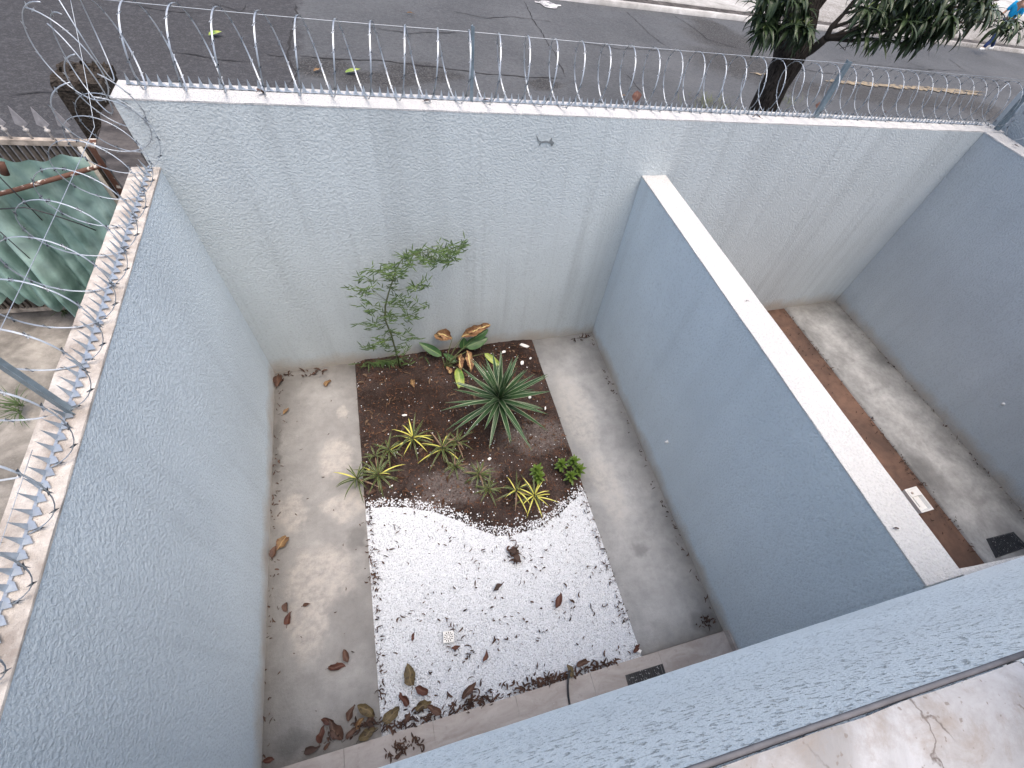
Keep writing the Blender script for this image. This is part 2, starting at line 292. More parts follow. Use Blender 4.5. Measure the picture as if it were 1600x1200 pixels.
# ------------------------------------------------------------------ object helpers
def tag(o, label=None, cat=None, group=None, kind=None):
    for k, v in (('label', label), ('category', cat), ('group', group), ('kind', kind)):
        if v: o[k] = v
    return o
def empty(name, loc, label=None, cat=None, group=None, kind=None):
    o = bpy.data.objects.new(name, None); o.empty_display_size = 0.1; col.objects.link(o); o.location = loc
    return tag(o, label, cat, group, kind)
class MB:
    def __init__(s): s.v = []; s.f = []; s.uv = []
    def add(s, vs, fs, uvs=None):
        k = len(s.v); s.v += [tuple(a) for a in vs]; s.f += [tuple(k + i for i in f) for f in fs]
        s.uv += list(uvs) if uvs else [(0.3, 0.3)] * len(vs)
    def box(s, a, b):
        (x0, y0, z0), (x1, y1, z1) = a, b
        s.add([(x0, y0, z0), (x1, y0, z0), (x1, y1, z0), (x0, y1, z0), (x0, y0, z1), (x1, y0, z1), (x1, y1, z1), (x0, y1, z1)],
              [(0, 3, 2, 1), (4, 5, 6, 7), (0, 1, 5, 4), (1, 2, 6, 5), (2, 3, 7, 6), (3, 0, 4, 7)])
    def tube(s, pts, r, n=6, cap=True):
        pts = [Vector(p) for p in pts]; rs = r if isinstance(r, (list, tuple)) else [r] * len(pts)
        up = Vector((0.03, 0.02, 1)); V = []; F = []; k = len(pts)
        prev = None
        for i, p in enumerate(pts):
            t = (pts[min(i + 1, k - 1)] - pts[max(i - 1, 0)])
            t = t.normalized() if t.length > 1e-9 else Vector((0, 0, 1))
            if prev is None:
                a = t.cross(up)
                if a.length < 0.1: a = t.cross(Vector((1, 0, 0)))
            else: a = prev - t * prev.dot(t)
            a.normalize(); prev = a; b = t.cross(a)
            for j in range(n):
                q = 2 * math.pi * j / n; V.append(p + (a * math.cos(q) + b * math.sin(q)) * rs[i])
        for i in range(k - 1):
            for j in range(n):
                j2 = (j + 1) % n; F.append((i * n + j, i * n + j2, (i + 1) * n + j2, (i + 1) * n + j))
        if cap: F.append(tuple(range(n))[::-1]); F.append(tuple((k - 1) * n + j for j in range(n)))
        s.add(V, F, [(0.3, (i // n) / k) for i in range(len(V))])
    def blade(s, P, d, L, Wd, up=(0, 0, 1), droop=0.0, cup=0.25, curl=0.0, segs=6, shape='lance', twist=0.0):
        """leaf blade: P base, d direction, up = face normal; droop bends towards -z, curl rolls about its face normal"""
        d = Vector(d).normalized(); up = Vector(up); sd_ = d.cross(up)
        if sd_.length < 1e-3: sd_ = d.cross(Vector((1, 0.2, 0)))
        sd_.normalize(); nn = sd_.cross(d).normalized()
        P = Vector(P); V = []; UV = []; st = L / segs; cur = P.copy(); dd = d.copy(); n2 = nn.copy()
        for i in range(segs + 1):
            t = i / segs
            if shape == 'lance': wd = math.sin(math.pi * min(1, (0.06 + 0.94 * t)) ** 0.8) if t < 1 else 0.02
            elif shape == 'strap': wd = (min(1, 0.55 + t * 2.2) if t < 0.3 else (1 - ((t - 0.3) / 0.7) ** 1.9)) 
            elif shape == 'oval': wd = max(0.03, math.sin(math.pi * t ** 0.75) ** 0.7) if 0 < t < 1 else 0.05
            else: wd = 1 - t
            hw = Wd / 2 * max(wd, 0.02); s2 = dd.cross(n2).normalized()
            if twist: s2 = Matrix.Rotation(twist * t, 3, dd) @ s2
            up2 = s2.cross(dd)
            V += [cur - s2 * hw + up2 * hw * cup, cur - s2 * hw * 0.5 + up2 * hw * cup * 0.35, cur.copy(), cur + s2 * hw * 0.5 + up2 * hw * cup * 0.35, cur + s2 * hw + up2 * hw * cup]
            UV += [(0, t), (0.25, t), (0.5, t), (0.75, t), (1, t)]
            cur = cur + dd * st
            ax = dd.cross(n2)
            rot = Matrix.Rotation(-droop / segs, 3, ax) if droop else Matrix.Identity(3)
            if curl: rot = Matrix.Rotation(curl / segs, 3, n2) @ rot
            dd = (rot @ dd).normalized(); n2 = (rot @ n2).normalized()
        F = []
        for i in range(segs):
            for j in range(4): F.append((i * 5 + j, i * 5 + j + 1, (i + 1) * 5 + j + 1, (i + 1) * 5 + j))
        s.add(V, F, UV)
    def crumple(s, a, f=22, seed=0):
        for i, v in enumerate(s.v):
            n1 = noise.noise_vector(Vector(v) * f + Vector((seed, 0, 0))); n2 = noise.noise_vector(Vector(v) * f * 2.7)
            s.v[i] = (v[0] + (n1.x + .4 * n2.x) * a, v[1] + (n1.y + .4 * n2.y) * a, v[2] + abs(n1.z + .4 * n2.z) * a)
    def build(s, name, mat, parent=None, smooth=True, kind=None):
        me = bpy.data.meshes.new(name); off = parent_loc(parent)
        me.from_pydata([(v[0] - off.x, v[1] - off.y, v[2] - off.z) for v in s.v], [], s.f)
        if s.uv:
            ul = me.uv_layers.new(name='UVMap'); vi = np.empty(len(me.loops), dtype=np.int32); me.loops.foreach_get('vertex_index', vi)
            ul.data.foreach_set('uv', np.array(s.uv, dtype=np.float32)[vi].ravel())
        if smooth: me.polygons.foreach_set('use_smooth', [True] * len(me.polygons))
        me.materials.append(mat); me.update()
        o = bpy.data.objects.new(name, me); col.objects.link(o)
        if parent: o.parent = parent
        if kind: o['kind'] = kind
        return o
def parent_loc(p):
    v = Vector((0, 0, 0))
    while p is not None: v += p.location; p = p.parent
    return v
def wob(x, y, z, a=0.004, f=7.0):
    n = noise.noise_vector(Vector((x * f, y * f, z * f))); n2 = noise.noise_vector(Vector((x * f * 4, y * f * 4, z * f * 4)))
    return Vector((x, y, z)) + n * a + n2 * a * 0.5
def prism(poly, z0, z1, step=0.12, a=0.004, ztop=None):
    """vertical prism over a plan polygon with subdivided, slightly uneven edges; flat bottom open"""
    mb = MB(); P = []
    for i in range(len(poly)):
        p, q = Vector(poly[i]), Vector(poly[(i + 1) % len(poly)]); n = max(1, int((q - p).length / step))
        for k in range(n): P.append(p.lerp(q, k / n))
    zs = [z0, (z0 + z1) / 2, z1]; V = []
    for z in zs:
        for p in P: V.append(wob(p.x, p.y, z, a) if z == z1 else Vector((p.x, p.y, z)))
    n = len(P); F = []
    for r in range(2):
        for j in range(n): F.append((r * n + j, r * n + (j + 1) % n, (r + 1) * n + (j + 1) % n, (r + 1) * n + j))
    F.append(tuple(2 * n + j for j in range(n)))
    mb.add(V, F); return mb
def sheet(poly, z):  # flat polygon
    mb = MB(); mb.add([(p[0], p[1], z) for p in poly], [tuple(range(len(poly)))]); return mb
def grid(x0, x1, y0, y1, nx, ny, zf):
    mb = MB(); V = []; F = []
    for j in range(ny + 1):
        for i in range(nx + 1):
            x = x0 + (x1 - x0) * i / nx; y = y0 + (y1 - y0) * j / ny; V.append((x, y, zf(x, y)))
    for j in range(ny):
        for i in range(nx): a = j * (nx + 1) + i; F.append((a, a + 1, a + nx + 2, a + nx + 1))
    mb.add(V, F); return mb

# ================================================================== SETTING
# terrain under the yards, street ground
tag(sheet([(-60, -40), (60, -40), (60, 5.6), (-60, 5.6)], -0.06).build('ground', mat_yard), kind='structure')
tag(prism([(-0.02, -0.06), (0.875, -0.09), (0.871, 4.03), (-0.06, 4.0)], -0.2, 0.0, 0.2, 0.002).build('concrete_path', mat_slab_left), kind='structure')
tag(prism([(3.284, -0.16), (W1 + 0.02, -0.19), (W1 + 0.04, 4.12), (3.294, 4.1)], -0.2, 0.0, 0.2, 0.002).build('concrete_path', mat_slab_mid), kind='structure')
tag(prism([(8.14, -2.0), (WR + 0.03, -2.0), (WR, 4.29), (8.137, 4.25)], -0.2, 0.0, 0.2, 0.002).build('concrete_path', mat_slab_right), kind='structure')
tag(prism([(W2 - 0.02, -2.0), (8.105, -2.0), (8.10, 4.25), (W2 - 0.02, 4.2)], -0.2, -0.02, 0.3, 0.004).build('bare_dirt', mat_redstrip), kind='structure')
# soil bed with a low mound
bx = [(x, onz(x, y, 0.02)) for x, y in ((560, 792), (572, 786), (600, 781), (640, 783), (680, 790), (715, 803), (745, 817), (775, 826), (800, 827), (830, 818), (850, 808), (880, 786), (912, 757), (930, 740))]
BX = [(p.x, p.y) for _, p in bx]
def bord(x):
    if x <= BX[0][0]: return BX[0][1]
    for (a, b), (c, d) in zip(BX, BX[1:]):
        if a <= x <= c: return b + (d - b) * (x - a) / max(c - a, 1e-6)
    return BX[-1][1]
def soilz(x, y):
    e = y - bord(x); n = noise.noise(Vector((x * 5, y * 5, 0))) * 0.018 + noise.noise(Vector((x * 16, y * 16, 3))) * 0.01 + noise.noise(Vector((x * 40, y * 40, 5))) * 0.006
    h = 0.05 * max(0, min(1, (e + 0.12) / 0.25))
    side = min(1, max(0, min(x - 0.87, 3.29 - x)) / 0.15)
    return -0.012 + h * (0.35 + 0.65 * side) + n * (0.4 + 0.6 * side) * max(0, min(1, (e + 0.12) / 0.1)) - 0.06 * max(0, min(1, (-0.05 - e) / 0.08))
tag(grid(0.872, 3.289, 1.1, 4.1, 150, 190, soilz).build('soil_bed', mat_soil), kind='structure')
def gravz(x, y): return -0.012 + noise.noise(Vector((x * 4, y * 4, 9))) * 0.008 + 0.03 * max(0, min(1, (bord(x) + 0.1 - y) / 0.2)) - 0.025
tag(grid(0.872, 3.287, -0.17, 2.3, 80, 80, gravz).build('pebble_bed', mat_bed), kind='structure')
# street
tag(sheet([(-90, 5.5), (140, 5.5), (140, 60), (-90, 60)], ROADZ).build('road', mat_asphalt), kind='structure')
rd = bpy.data.objects['road']
tag(sheet([(-90, 5.5), (140, 5.5), (140, 5.5), (-90, 5.5)], ROADZ).build('road_edge', mat_asphalt), kind='structure') if False else None
mb = MB(); mb.add([(-90, 5.52, -0.3), (140, 5.52, -0.3), (140, 5.52, ROADZ), (-90, 5.52, ROADZ)], [(0, 1, 2, 3)])
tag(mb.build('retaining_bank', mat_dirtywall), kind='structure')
# far kerb and pavement
k0 = onz(870, 0, ROADZ); k1 = onz(1185, 38, ROADZ); k2 = onz(1600, 84, ROADZ)
kd = (k2 - k0).normalized(); kA = k0 - kd * 60; kB = k2 + kd * 60; kn = Vector((-kd.y, kd.x, 0))
def strip(A, B, w0, w1, z0, z1):
    mb = MB(); n = 900; V = []
    for i in range(n + 1):
        p = A.lerp(B, i / n); j = noise.noise(Vector((p.x * 0.7, p.y, 2))) * 0.03
        a = p + kn * (w0 + j); b = p + kn * w1; V += [(a.x, a.y, z0), (a.x, a.y, z1), (b.x, b.y, z1)]
    F = []
    for i in range(n): F += [(3 * i, 3 * i + 3, 3 * i + 4, 3 * i + 1), (3 * i + 1, 3 * i + 4, 3 * i + 5, 3 * i + 2)]
    mb.add(V, F); return mb
tag(strip(kA, kB, 0.0, 0.2, ROADZ - 0.05, ROADZ + 0.13).build('kerb', mat_pave), kind='structure')
tag(strip(kA, kB, 0.75, 30.0, ROADZ, ROADZ + 0.16).build('pavement', mat_pave), kind='structure')
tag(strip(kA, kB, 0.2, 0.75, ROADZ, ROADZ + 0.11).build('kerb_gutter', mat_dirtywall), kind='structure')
# gutter dirt
def road_strip(name, pts, wpx, mat, z=0.004, jit=0.04, seed=0):
    rr = random.Random(seed); P = [onz(x, y, ROADZ + z) for x, y in pts]; Q = []
    for a, b in zip(P, P[1:]):
        n = max(2, int((b - a).length / 0.12))
        for i in range(n): Q.append(a.lerp(b, i / n))
    Q.append(P[-1]); mb = MB(); V = []; F = []; off = 0
    for i, p in enumerate(Q):
        t = (Q[min(i + 1, len(Q) - 1)] - Q[max(i - 1, 0)]).normalized(); nrm = Vector((-t.y, t.x, 0))
        off = off * 0.8 + rr.uniform(-jit, jit); wd = wpx * (0.4 + rr.random() * 0.9) * (1 if 1 < i < len(Q) - 2 else 0.2)
        for s_ in (-1, 1): q = p + nrm * (off + s_ * wd / 2); V.append((q.x, q.y, ROADZ + z))
    for i in range(len(Q) - 1): F.append((2 * i, 2 * i + 2, 2 * i + 3, 2 * i + 1))
    mb.add(V, F); return mb.build(name, mat, rd)
cr = [[(818, 0), (830, 30), (842, 45), (862, 75), (875, 105), (880, 120)], [(975, 15), (1000, 38), (1030, 65), (1045, 75)], [(975, 112), (990, 130), (1002, 146)],
      [(1048, 20), (1085, 45), (1105, 62), (1150, 75), (1155, 70)], [(400, 80), (440, 88), (470, 85)], [(460, 5), (462, 25), (455, 55), (450, 80), (462, 115), (455, 135)],
      [(470, 88), (540, 92), (600, 95), (680, 105), (760, 115), (800, 118), (880, 124)], [(190, 5), (260, 15), (330, 22)], [(325, 0), (375, 18), (380, 5)],
      [(700, 15), (760, 28), (800, 25), (870, 35)], [(1380, 85), (1450, 108), (1512, 112)], [(1300, 92), (1400, 105), (1460, 109)], [(1480, 90), (1512, 112)], [(1200, 100), (1330, 120)], [(880, 60), (960, 75), (1060, 80)],
      [(255, 80), (330, 92), (400, 100)], [(0, 150), (60, 142), (130, 140)], [(560, 40), (640, 52), (720, 50)]]
for i, c_ in enumerate(cr):
    tag(road_strip('crack', c_, (0.028 if i not in (6, 5) else 0.045), mat_crack, 0.004 + 0.0006 * i, 0.03, i))
tag(road_strip('yellow_marking', [(1290, 126), (1340, 130), (1400, 135), (1470, 141), (1535, 148)], 0.28, mat_yellow, 0.02, 0.01, 3))
road_strip('yellow_marking', [(1425, 134), (1480, 139), (1540, 144)], 0.14, mat_yellow, 0.022, 0.01, 5)
road_strip('yellow_marking', [(1172, 113), (1198, 116)], 0.26, mat_yellow, 0.02, 0.02, 4)
road_strip('pale_patch', [(836, 3), (855, 6), (876, 8)], 0.6, mat_dust, 0.02, 0.05, 6)

# ================================================================== WALLS
def wall(name, poly, z0, z1, mface, mtop, label, cat='wall', capt=0.012, a=0.004, step=0.12):
    t = empty(name, (sum(p[0] for p in poly) / len(poly), sum(p[1] for p in poly) / len(poly), z0), label, cat)
    prism(poly, z0, z1 - capt, step, 0.0).build('wall_face', mface, t, smooth=False)
    cx_ = sum(p[0] for p in poly) / len(poly); cy_ = sum(p[1] for p in poly) / len(poly)
    big = []
    for p in poly:
        big.append((p[0] + 0.003 * (1 if p[0] > cx_ else -1), p[1] + 0.003 * (1 if p[1] > cy_ else -1)))
    n_ = len(poly)
    m = prism(big, z1 - capt, z1, step, a); m.build('coping', mtop, t, smooth=False)
    return t
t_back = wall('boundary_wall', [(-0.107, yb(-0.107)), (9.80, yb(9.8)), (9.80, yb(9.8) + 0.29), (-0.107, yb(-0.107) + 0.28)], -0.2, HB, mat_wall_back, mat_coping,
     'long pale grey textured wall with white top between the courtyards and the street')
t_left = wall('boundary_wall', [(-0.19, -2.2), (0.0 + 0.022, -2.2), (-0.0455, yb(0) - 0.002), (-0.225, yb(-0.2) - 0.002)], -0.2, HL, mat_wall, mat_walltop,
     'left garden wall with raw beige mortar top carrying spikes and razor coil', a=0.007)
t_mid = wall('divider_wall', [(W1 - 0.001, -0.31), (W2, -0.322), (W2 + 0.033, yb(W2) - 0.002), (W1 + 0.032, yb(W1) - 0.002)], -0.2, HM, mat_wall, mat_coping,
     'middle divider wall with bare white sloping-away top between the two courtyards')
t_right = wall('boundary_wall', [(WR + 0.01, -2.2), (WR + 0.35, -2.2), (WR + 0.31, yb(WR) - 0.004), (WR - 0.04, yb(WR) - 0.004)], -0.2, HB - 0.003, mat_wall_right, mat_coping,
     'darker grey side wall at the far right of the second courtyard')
# taller house wall beyond the right boundary
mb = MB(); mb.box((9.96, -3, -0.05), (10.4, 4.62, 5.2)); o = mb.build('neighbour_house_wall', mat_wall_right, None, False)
tag(o, 'tall blue grey wall rising behind the razor coil at the right edge', 'wall')
# grey mortar mark on the street wall
def wallpt(x, y, off=0.0): return onp(x, y, (-S_, 1, 0), (0, D_ - off, 0))
mk = [(838, 211), (840, 214), (842, 219), (846, 221), (853, 220), (858, 221), (861, 216), (863, 215), (863, 220), (866, 223), (863, 228), (861, 229), (860, 225), (853, 223), (846, 224), (843, 228), (842, 227), (843, 223), (840, 220)]
mb = MB(); V = [wallpt(x, y, 0.005) for x, y in mk]; V2 = [wallpt(x, y, -0.01) for x, y in mk]; n = len(mk)
mb.add([v - t_back.location * 0 for v in V + V2], [tuple(range(n))] + [(i, (i + 1) % n, n + (i + 1) % n, n + i) for i in range(n)])
ob = mb.build('mortar_mark', simple('grey_mortar', (0.2, 0.22, 0.225), 0.9), t_back, False); ob['label'] = 'small irregular grey mortar mark high on the wall'
# pipe stubs on the walls
for (px, py, X, wl) in ((1043, 690, W1 + 0.012, t_mid), (1568, 631, WR - 0.015, t_right)):
    P = onx(px, py, X); mb = MB(); mb.tube([P + Vector((0.01, 0, 0)), P - Vector((0.03, 0, 0.0))], [0.014, 0.012], 12); mb.tube([P - Vector((0.0, 0, 0)), P - Vector((0.006, 0, 0))], 0.022, 14)
    mb.build('pipe_stub', mat_whitep, wl)

# house: upper wall below the window, beam, recessed wall, floor strip, sill
def yh(x, z):
    t = (z - 2.6) / 1.53; return (-0.221 - 0.0318 * (x - 1.238)) * (1 - t) + (-0.2895 - 0.0671 * (x - 1.828)) * t
th = empty('house', (3, -0.5, 0), 'pale blue textured house front right below the camera with a white cracked window sill', 'house')
V = []; F = []; nx, nz = 160, 40; X0, X1, Z0, Z1 = -1.0, 9.35, 2.60, 4.13
mb = MB()
for j in range(nz + 1):
    for i in range(nx + 1):
        x = X0 + (X1 - X0) * i / nx; z = Z0 + (Z1 - Z0) * j / nz
        e = noise.noise(Vector((x * 9, z * 9, 0))) * 0.0015
        V.append((x, yh(x, z) + e, z + (noise.noise(Vector((x * 12, 0, 4))) * 0.003 if j == 0 else 0)))
for j in range(nz):
    for i in range(nx): a = j * (nx + 1) + i; F.append((a + 1, a, a + nx + 1, a + nx + 2))
mb.add(V, F); b0 = len(V)
mb.add([V[0], V[nx], (X1, -0.75, Z0), (X0, -0.75, Z0)], [(0, 1, 2, 3)])          # soffit
mb.add([V[0], V[nz * (nx + 1)], (X0, -0.75, Z1), (X0, -0.75, Z0)], [(0, 1, 2, 3)]); mb.add([V[nx], V[-1], (X1, -0.75, Z1), (X1, -0.75, Z0)], [(3, 2, 1, 0)])
mb.add([V[nz * (nx + 1)], V[-1], (X1, -0.75, Z1), (X0, -0.75, Z1)], [(0, 1, 2, 3)])
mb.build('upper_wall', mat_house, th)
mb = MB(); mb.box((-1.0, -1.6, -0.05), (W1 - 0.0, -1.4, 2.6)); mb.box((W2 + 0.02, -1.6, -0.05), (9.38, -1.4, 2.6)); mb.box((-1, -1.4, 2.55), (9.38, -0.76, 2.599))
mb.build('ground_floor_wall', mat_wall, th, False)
a = onz(1497, 889, HM); b = onz(1580, 871.5, HM)
ys = a.y; mb = MB()
dy = (b.y - a.y) / (b.x - a.x)
pl = [(W2 + 0.003, a.y), (9.34, a.y + dy * (9.34 - a.x)), (9.34, -0.7), (W2 + 0.003, -0.7)]
prism(pl, 2.2, HM - 0.002, 0.12, 0.004).build('beam', mat_coping, th, False)
mb = MB(); mb.box((W1 + 0.001, -1.3, -0.1), (W2 - 0.001, -0.305, 2.40)); mb.build('pier', mat_wall, th, False)
# sill
def nearln(x): return -0.294 - 0.0671 * (x - 1.828)
SX0, SX1 = 0.6, 2.318
V = []; F = []; n = 120; rows = 26
for j in range(rows + 1):
    for i in range(n + 1):
        x = SX0 + (SX1 - SX0) * i / n; t = j / rows; y = nearln(x) - 0.0005 - 0.45 * t
        z = 4.16 + noise.noise(Vector((x * 8, y * 8, 1))) * 0.004 + noise.noise(Vector((x * 25, y * 25, 1))) * 0.0015 - 0.005 * (1 if j == 0 else 0)
        y2 = y + noise.noise(Vector((x * 14, 0, 7))) * 0.002 if j == 0 else y
        V.append((x, y2, z))
for j in range(rows):
    for i in range(n): a_ = j * (n + 1) + i; F.append((a_, a_ + n + 1, a_ + n + 2, a_ + 1))
mb = MB(); mb.add(V, F)
fr = V[:n + 1]; mb.add(fr + [(v[0], v[1] - 0.004, 4.135) for v in fr], [(i, i + 1, n + 2 + i, n + 1 + i) for i in range(n)])
mb.add([V[n], (SX1, nearln(SX1) - 0.453, 4.16), (SX1, nearln(SX1) - 0.453, 4.135), (SX1, V[n][1], 4.135)], [(0, 1, 2, 3)])
mb.build('window_sill', mat_sill, th)
mb = MB(); jl = []
for i in range(60):
    x = 0.6 + 1.75 * i / 59; jl.append(Vector((x, nearln(x) + 0.0035, 4.146 + noise.noise(Vector((x * 10, 3, 0))) * 0.003)))
mb.tube(jl, 0.004, 6); mb.build('sealant_joint', simple('grey_sealant', (0.15, 0.15, 0.16), 0.85), th)
mb = MB(); mb.box((2.325, -0.8, 4.131), (2.6, nearln(2.32) - 0.012, 4.6)); mb.build('window_jamb', simple('dark_window_jamb', (0.09, 0.1, 0.13), 0.6), th, False)

# tiled strip in front of the house
def sy(x): return -0.0575 - 0.0325 * (x - 0.0)
tt = empty('tiled_threshold', (2, -0.5, 0), 'narrow beige stone tile strip along the foot of the house front', 'floor')
jx = [0.0, 0.595, 1.287, 2.005, 2.72, 3.44, W1 - 0.0]
for i in range(len(jx) - 1):
    a_, b_ = jx[i] + 0.0012, jx[i + 1] - 0.0012
    prism([(a_, -0.72), (b_, -0.72), (b_, sy(b_)), (a_, sy(a_))], -0.1, 0.045, 5, 0.0).build('tile', mat_tile, tt, False)
mb = MB(); mb.box((0.005, -1.4, -0.1), (W1 - 0.01, -0.721, 0.044)); mb.build('tile_back', mat_tile, tt, False)
mb = MB(); mb.box((-0.01, -0.7, -0.1), (W1, -0.2, 0.040)); mb.build('grout', mat_kerb, tt, False)
mb = MB(); mb.box((W1 - 0.022, -0.7, 0.0455), (W1 - 0.004, sy(W1) - 0.004, 0.13)); mb.build('skirting_tile', mat_tile, tt, False)

# ================================================================== RAZOR WIRE, POSTS, SPIKES
def coil(axis0, axis1, r, pitch, phase, dirn, name, label, parent=None, turns=None, sq=(1, 1), jit=0.02, seed=1, bladepx=0.009):
    rr = random.Random(seed); A = Vector(axis0); B = Vector(axis1); ax = (B - A).normalized(); L = (B - A).length
    sdv = ax.cross(Vector((0, 0, 1))).normalized(); up = Vector((0, 0, 1)); N = int(L / pitch * 36); P = []
    jr = [rr.uniform(-jit, jit) for _ in range(400)]
    for i in range(N + 1):
        q = i / 36 * 2 * math.pi; k = int(i / 36); f = i / 36 - k; j = jr[k] * (1 - f) + jr[k + 1] * f; j2 = jr[k + 100] * (1 - f) + jr[k + 101] * f
        ang = q * dirn + phase; rad = r * (1 + j)
        # top stays tied to the wire
        z = r + (rad) * math.cos(ang) - r * 1.0
        P.append(A + ax * (pitch * i / 36 + j2 * 1.2 * (1 - math.cos(ang)) * 0.5) + sdv * rad * sq[0] * math.sin(ang) + up * (z * sq[1]))
    mb = MB(); mb.tube(P, 0.0022, 5)
    # flat barbed tape clusters along the wire
    s = 0; step = 0.1; acc = 0
    for i in range(1, N):
        acc += (P[i] - P[i - 1]).length
        if acc > step:
            acc = 0; p = P[i]; t = (P[min(i + 1, N)] - P[i - 1]).normalized(); a = t.cross(up if abs(t.z) < .9 else sdv).normalized(); b = t.cross(a)
            for dd in (a, b):
                for s_ in (-1, 1):
                    mb.add([p - t * 0.012, p + t * 0.012, p + dd * 0.0 + t * 0.0 + dd * s_ * 0.004, p + t * 0.015 * s_ + dd * s_ * 0.015], [(0, 1, 3), (0, 2, 3), (1, 2, 3)])
    # ribbon body of the tape
    V = []; F = []
    for i in range(N + 1):
        t = (P[min(i + 1, N)] - P[max(i - 1, 0)]).normalized(); c_ = P[i] - (A + ax * (P[i] - A).dot(ax)); b = t.cross(c_).normalized()
        V += [P[i] - b * 0.005, P[i] + b * 0.005]
    for i in range(N): F.append((2 * i, 2 * i + 1, 2 * i + 3, 2 * i + 2))
    mb.add(V, F)
    o = mb.build(name, mat_galv, parent)
    tag(o, label, 'razor wire')
    return o
RC = 0.243
coil((-0.06, yb(-0.06) + 0.165, HB + 0.25), (9.7, yb(9.7) + 0.175, HB + 0.27), RC, 0.245, 0.0, -1, 'razor_wire_coil', 'long razor wire coil strung along the top of the street wall', seed=3)
coil((-0.15, 0.2, HL + 0.222), (-0.17, 4.25, HL + 0.26), 0.232, 0.315, 0.6, -1, 'razor_wire_coil', 'razor wire coil leaning over the left garden wall above the green tarp', seed=5)
coil((9.6, 4.55, HB + 0.26), (9.62, 0.5, HB + 0.26), 0.24, 0.36, 0.5, 1, 'razor_wire_coil', 'short razor wire coil on the right side wall at the picture edge', seed=6)
# corner loops hanging outside the left end
def freewire(name, label, loops, r=0.004):
    mb = MB()
    for (c, rad, n1, a0, a1) in loops:
        n1 = Vector(n1).normalized(); u = n1.cross(Vector((0, 0, 1))).normalized(); v = u.cross(n1); P = []
        for i in range(41):
            q = a0 + (a1 - a0) * i / 40; P.append(Vector(c) + (u * math.sin(q) + v * math.cos(q)) * rad + n1 * 0.12 * i / 40)
        mb.tube(P, r, 5)
        for i in range(1, 40, 4):
            t = (P[i + 1] - P[i - 1]).normalized(); a = t.cross(n1).normalized()
            for s_ in (-1, 1): mb.add([P[i] - t * 0.012, P[i] + t * 0.012, P[i] + t * 0.014 * s_ + a * s_ * 0.016], [(0, 1, 2)])
    return tag(mb.build(name, mat_galv), label, 'razor wire')
freewire('razor_wire_loop', 'tangle of razor wire loops bulging out around the left corner of the walls',
    [((-0.28, 4.02, 3.2), 0.25, (0.5, 0.9, 0.0), 0, 6.2), ((-0.30, 4.15, 3.1), 0.27, (0.75, 0.6, 0), 0.3, 6.3), ((-0.2, 4.28, 3.25), 0.25, (0.9, 0.3, 0), 0, 6.2), ((-0.16, 3.98, 2.98), 0.22, (0.3, 0.95, 0.2), 0.5, 6.0), ((-0.18, 3.85, 2.86), 0.24, (-0.15, 0.95, 0.3), 0.2, 6.1)])
def wire(name, label, pts, r=0.0018, cat='wire'):
    mb = MB(); P = [Vector(p) for p in pts]; Q = []
    for a, b in zip(P, P[1:]):
        for i in range(10):
            p = a.lerp(b, i / 10); p.z -= 0.008 * math.sin(math.pi * i / 10); Q.append(p)
    Q.append(P[-1]); mb.tube(Q, r, 5); return tag(mb.build(name, mat_galv), label, cat)
cL = Vector((-0.09, yb(-0.1) + 0.165, HB + 0.485))
wire('tension_wire', 'straight top wire tying the coil loops along the street wall', [cL, (2.42, yb(2.42) + 0.165, 3.5), (6.25, yb(6.25) + 0.165, 3.535), (9.2, yb(9.2) + 0.17, 3.55), (9.6, yb(9.6) + 0.17, 3.55)])
wire('tension_wire', 'straight top wire running over the left wall coil towards the camera', [cL + Vector((0, 0, -0.02)), (-0.15, 3.66, 2.96), (-0.15, 1.75, 2.93), (-0.15, 0.1, 2.95)])
wire('guy_wire', 'thin low wire lying along the spikes of the left wall', [(-0.12, 1.4, HL + 0.09), (-0.14, 0.2, HL + 0.05)], 0.0015)
def post(name, base, top, label, w_=0.035, yaw=0.0):
    base, top = Vector(base), Vector(top); d = (top - base).normalized(); a = Matrix.Rotation(yaw, 3, 'Z') @ Vector((1, 0, 0)); a = (a - d * a.dot(d)).normalized(); b = d.cross(a)
    mb = MB(); t_ = 0.004
    prof = [(0, 0), (w_, 0), (w_, t_), (t_, t_), (t_, w_), (0, w_)]      # steel angle
    V = [base + a * x + b * y for x, y in prof] + [top + a * x + b * y for x, y in prof]
    mb.add(V, [(5, 4, 3, 0), (3, 2, 1, 0), (6, 9, 10, 11), (6, 7, 8, 9)] + [(i, (i + 1) % 6, 6 + (i + 1) % 6, 6 + i) for i in range(6)])
    return tag(mb.build(name, mat_galv_dull, None, False), label, 'post')
post('steel_post', (2.40, yb(2.4) + 0.2, HB), (2.40, yb(2.4) + 0.16, 3.54), 'narrow upright steel post in the middle of the street wall coil', 0.03, -0.6)
post('steel_post', (6.43, yb(6.4) + 0.19, HB), (6.43, yb(6.4) + 0.16, 3.56), 'steel post on the street wall just right of the tree trunk', 0.05, -0.3)
post('steel_post', (9.66, yb(9.7) + 0.05, HB), (9.60, yb(9.7) + 0.02, 3.56), 'wide steel post at the right corner of the street wall', 0.055, -0.3)
post('steel_post', (-0.10, 1.655, HL), (-0.20, 1.72, 3.02), 'leaning steel post on the left garden wall', 0.04, -0.4)

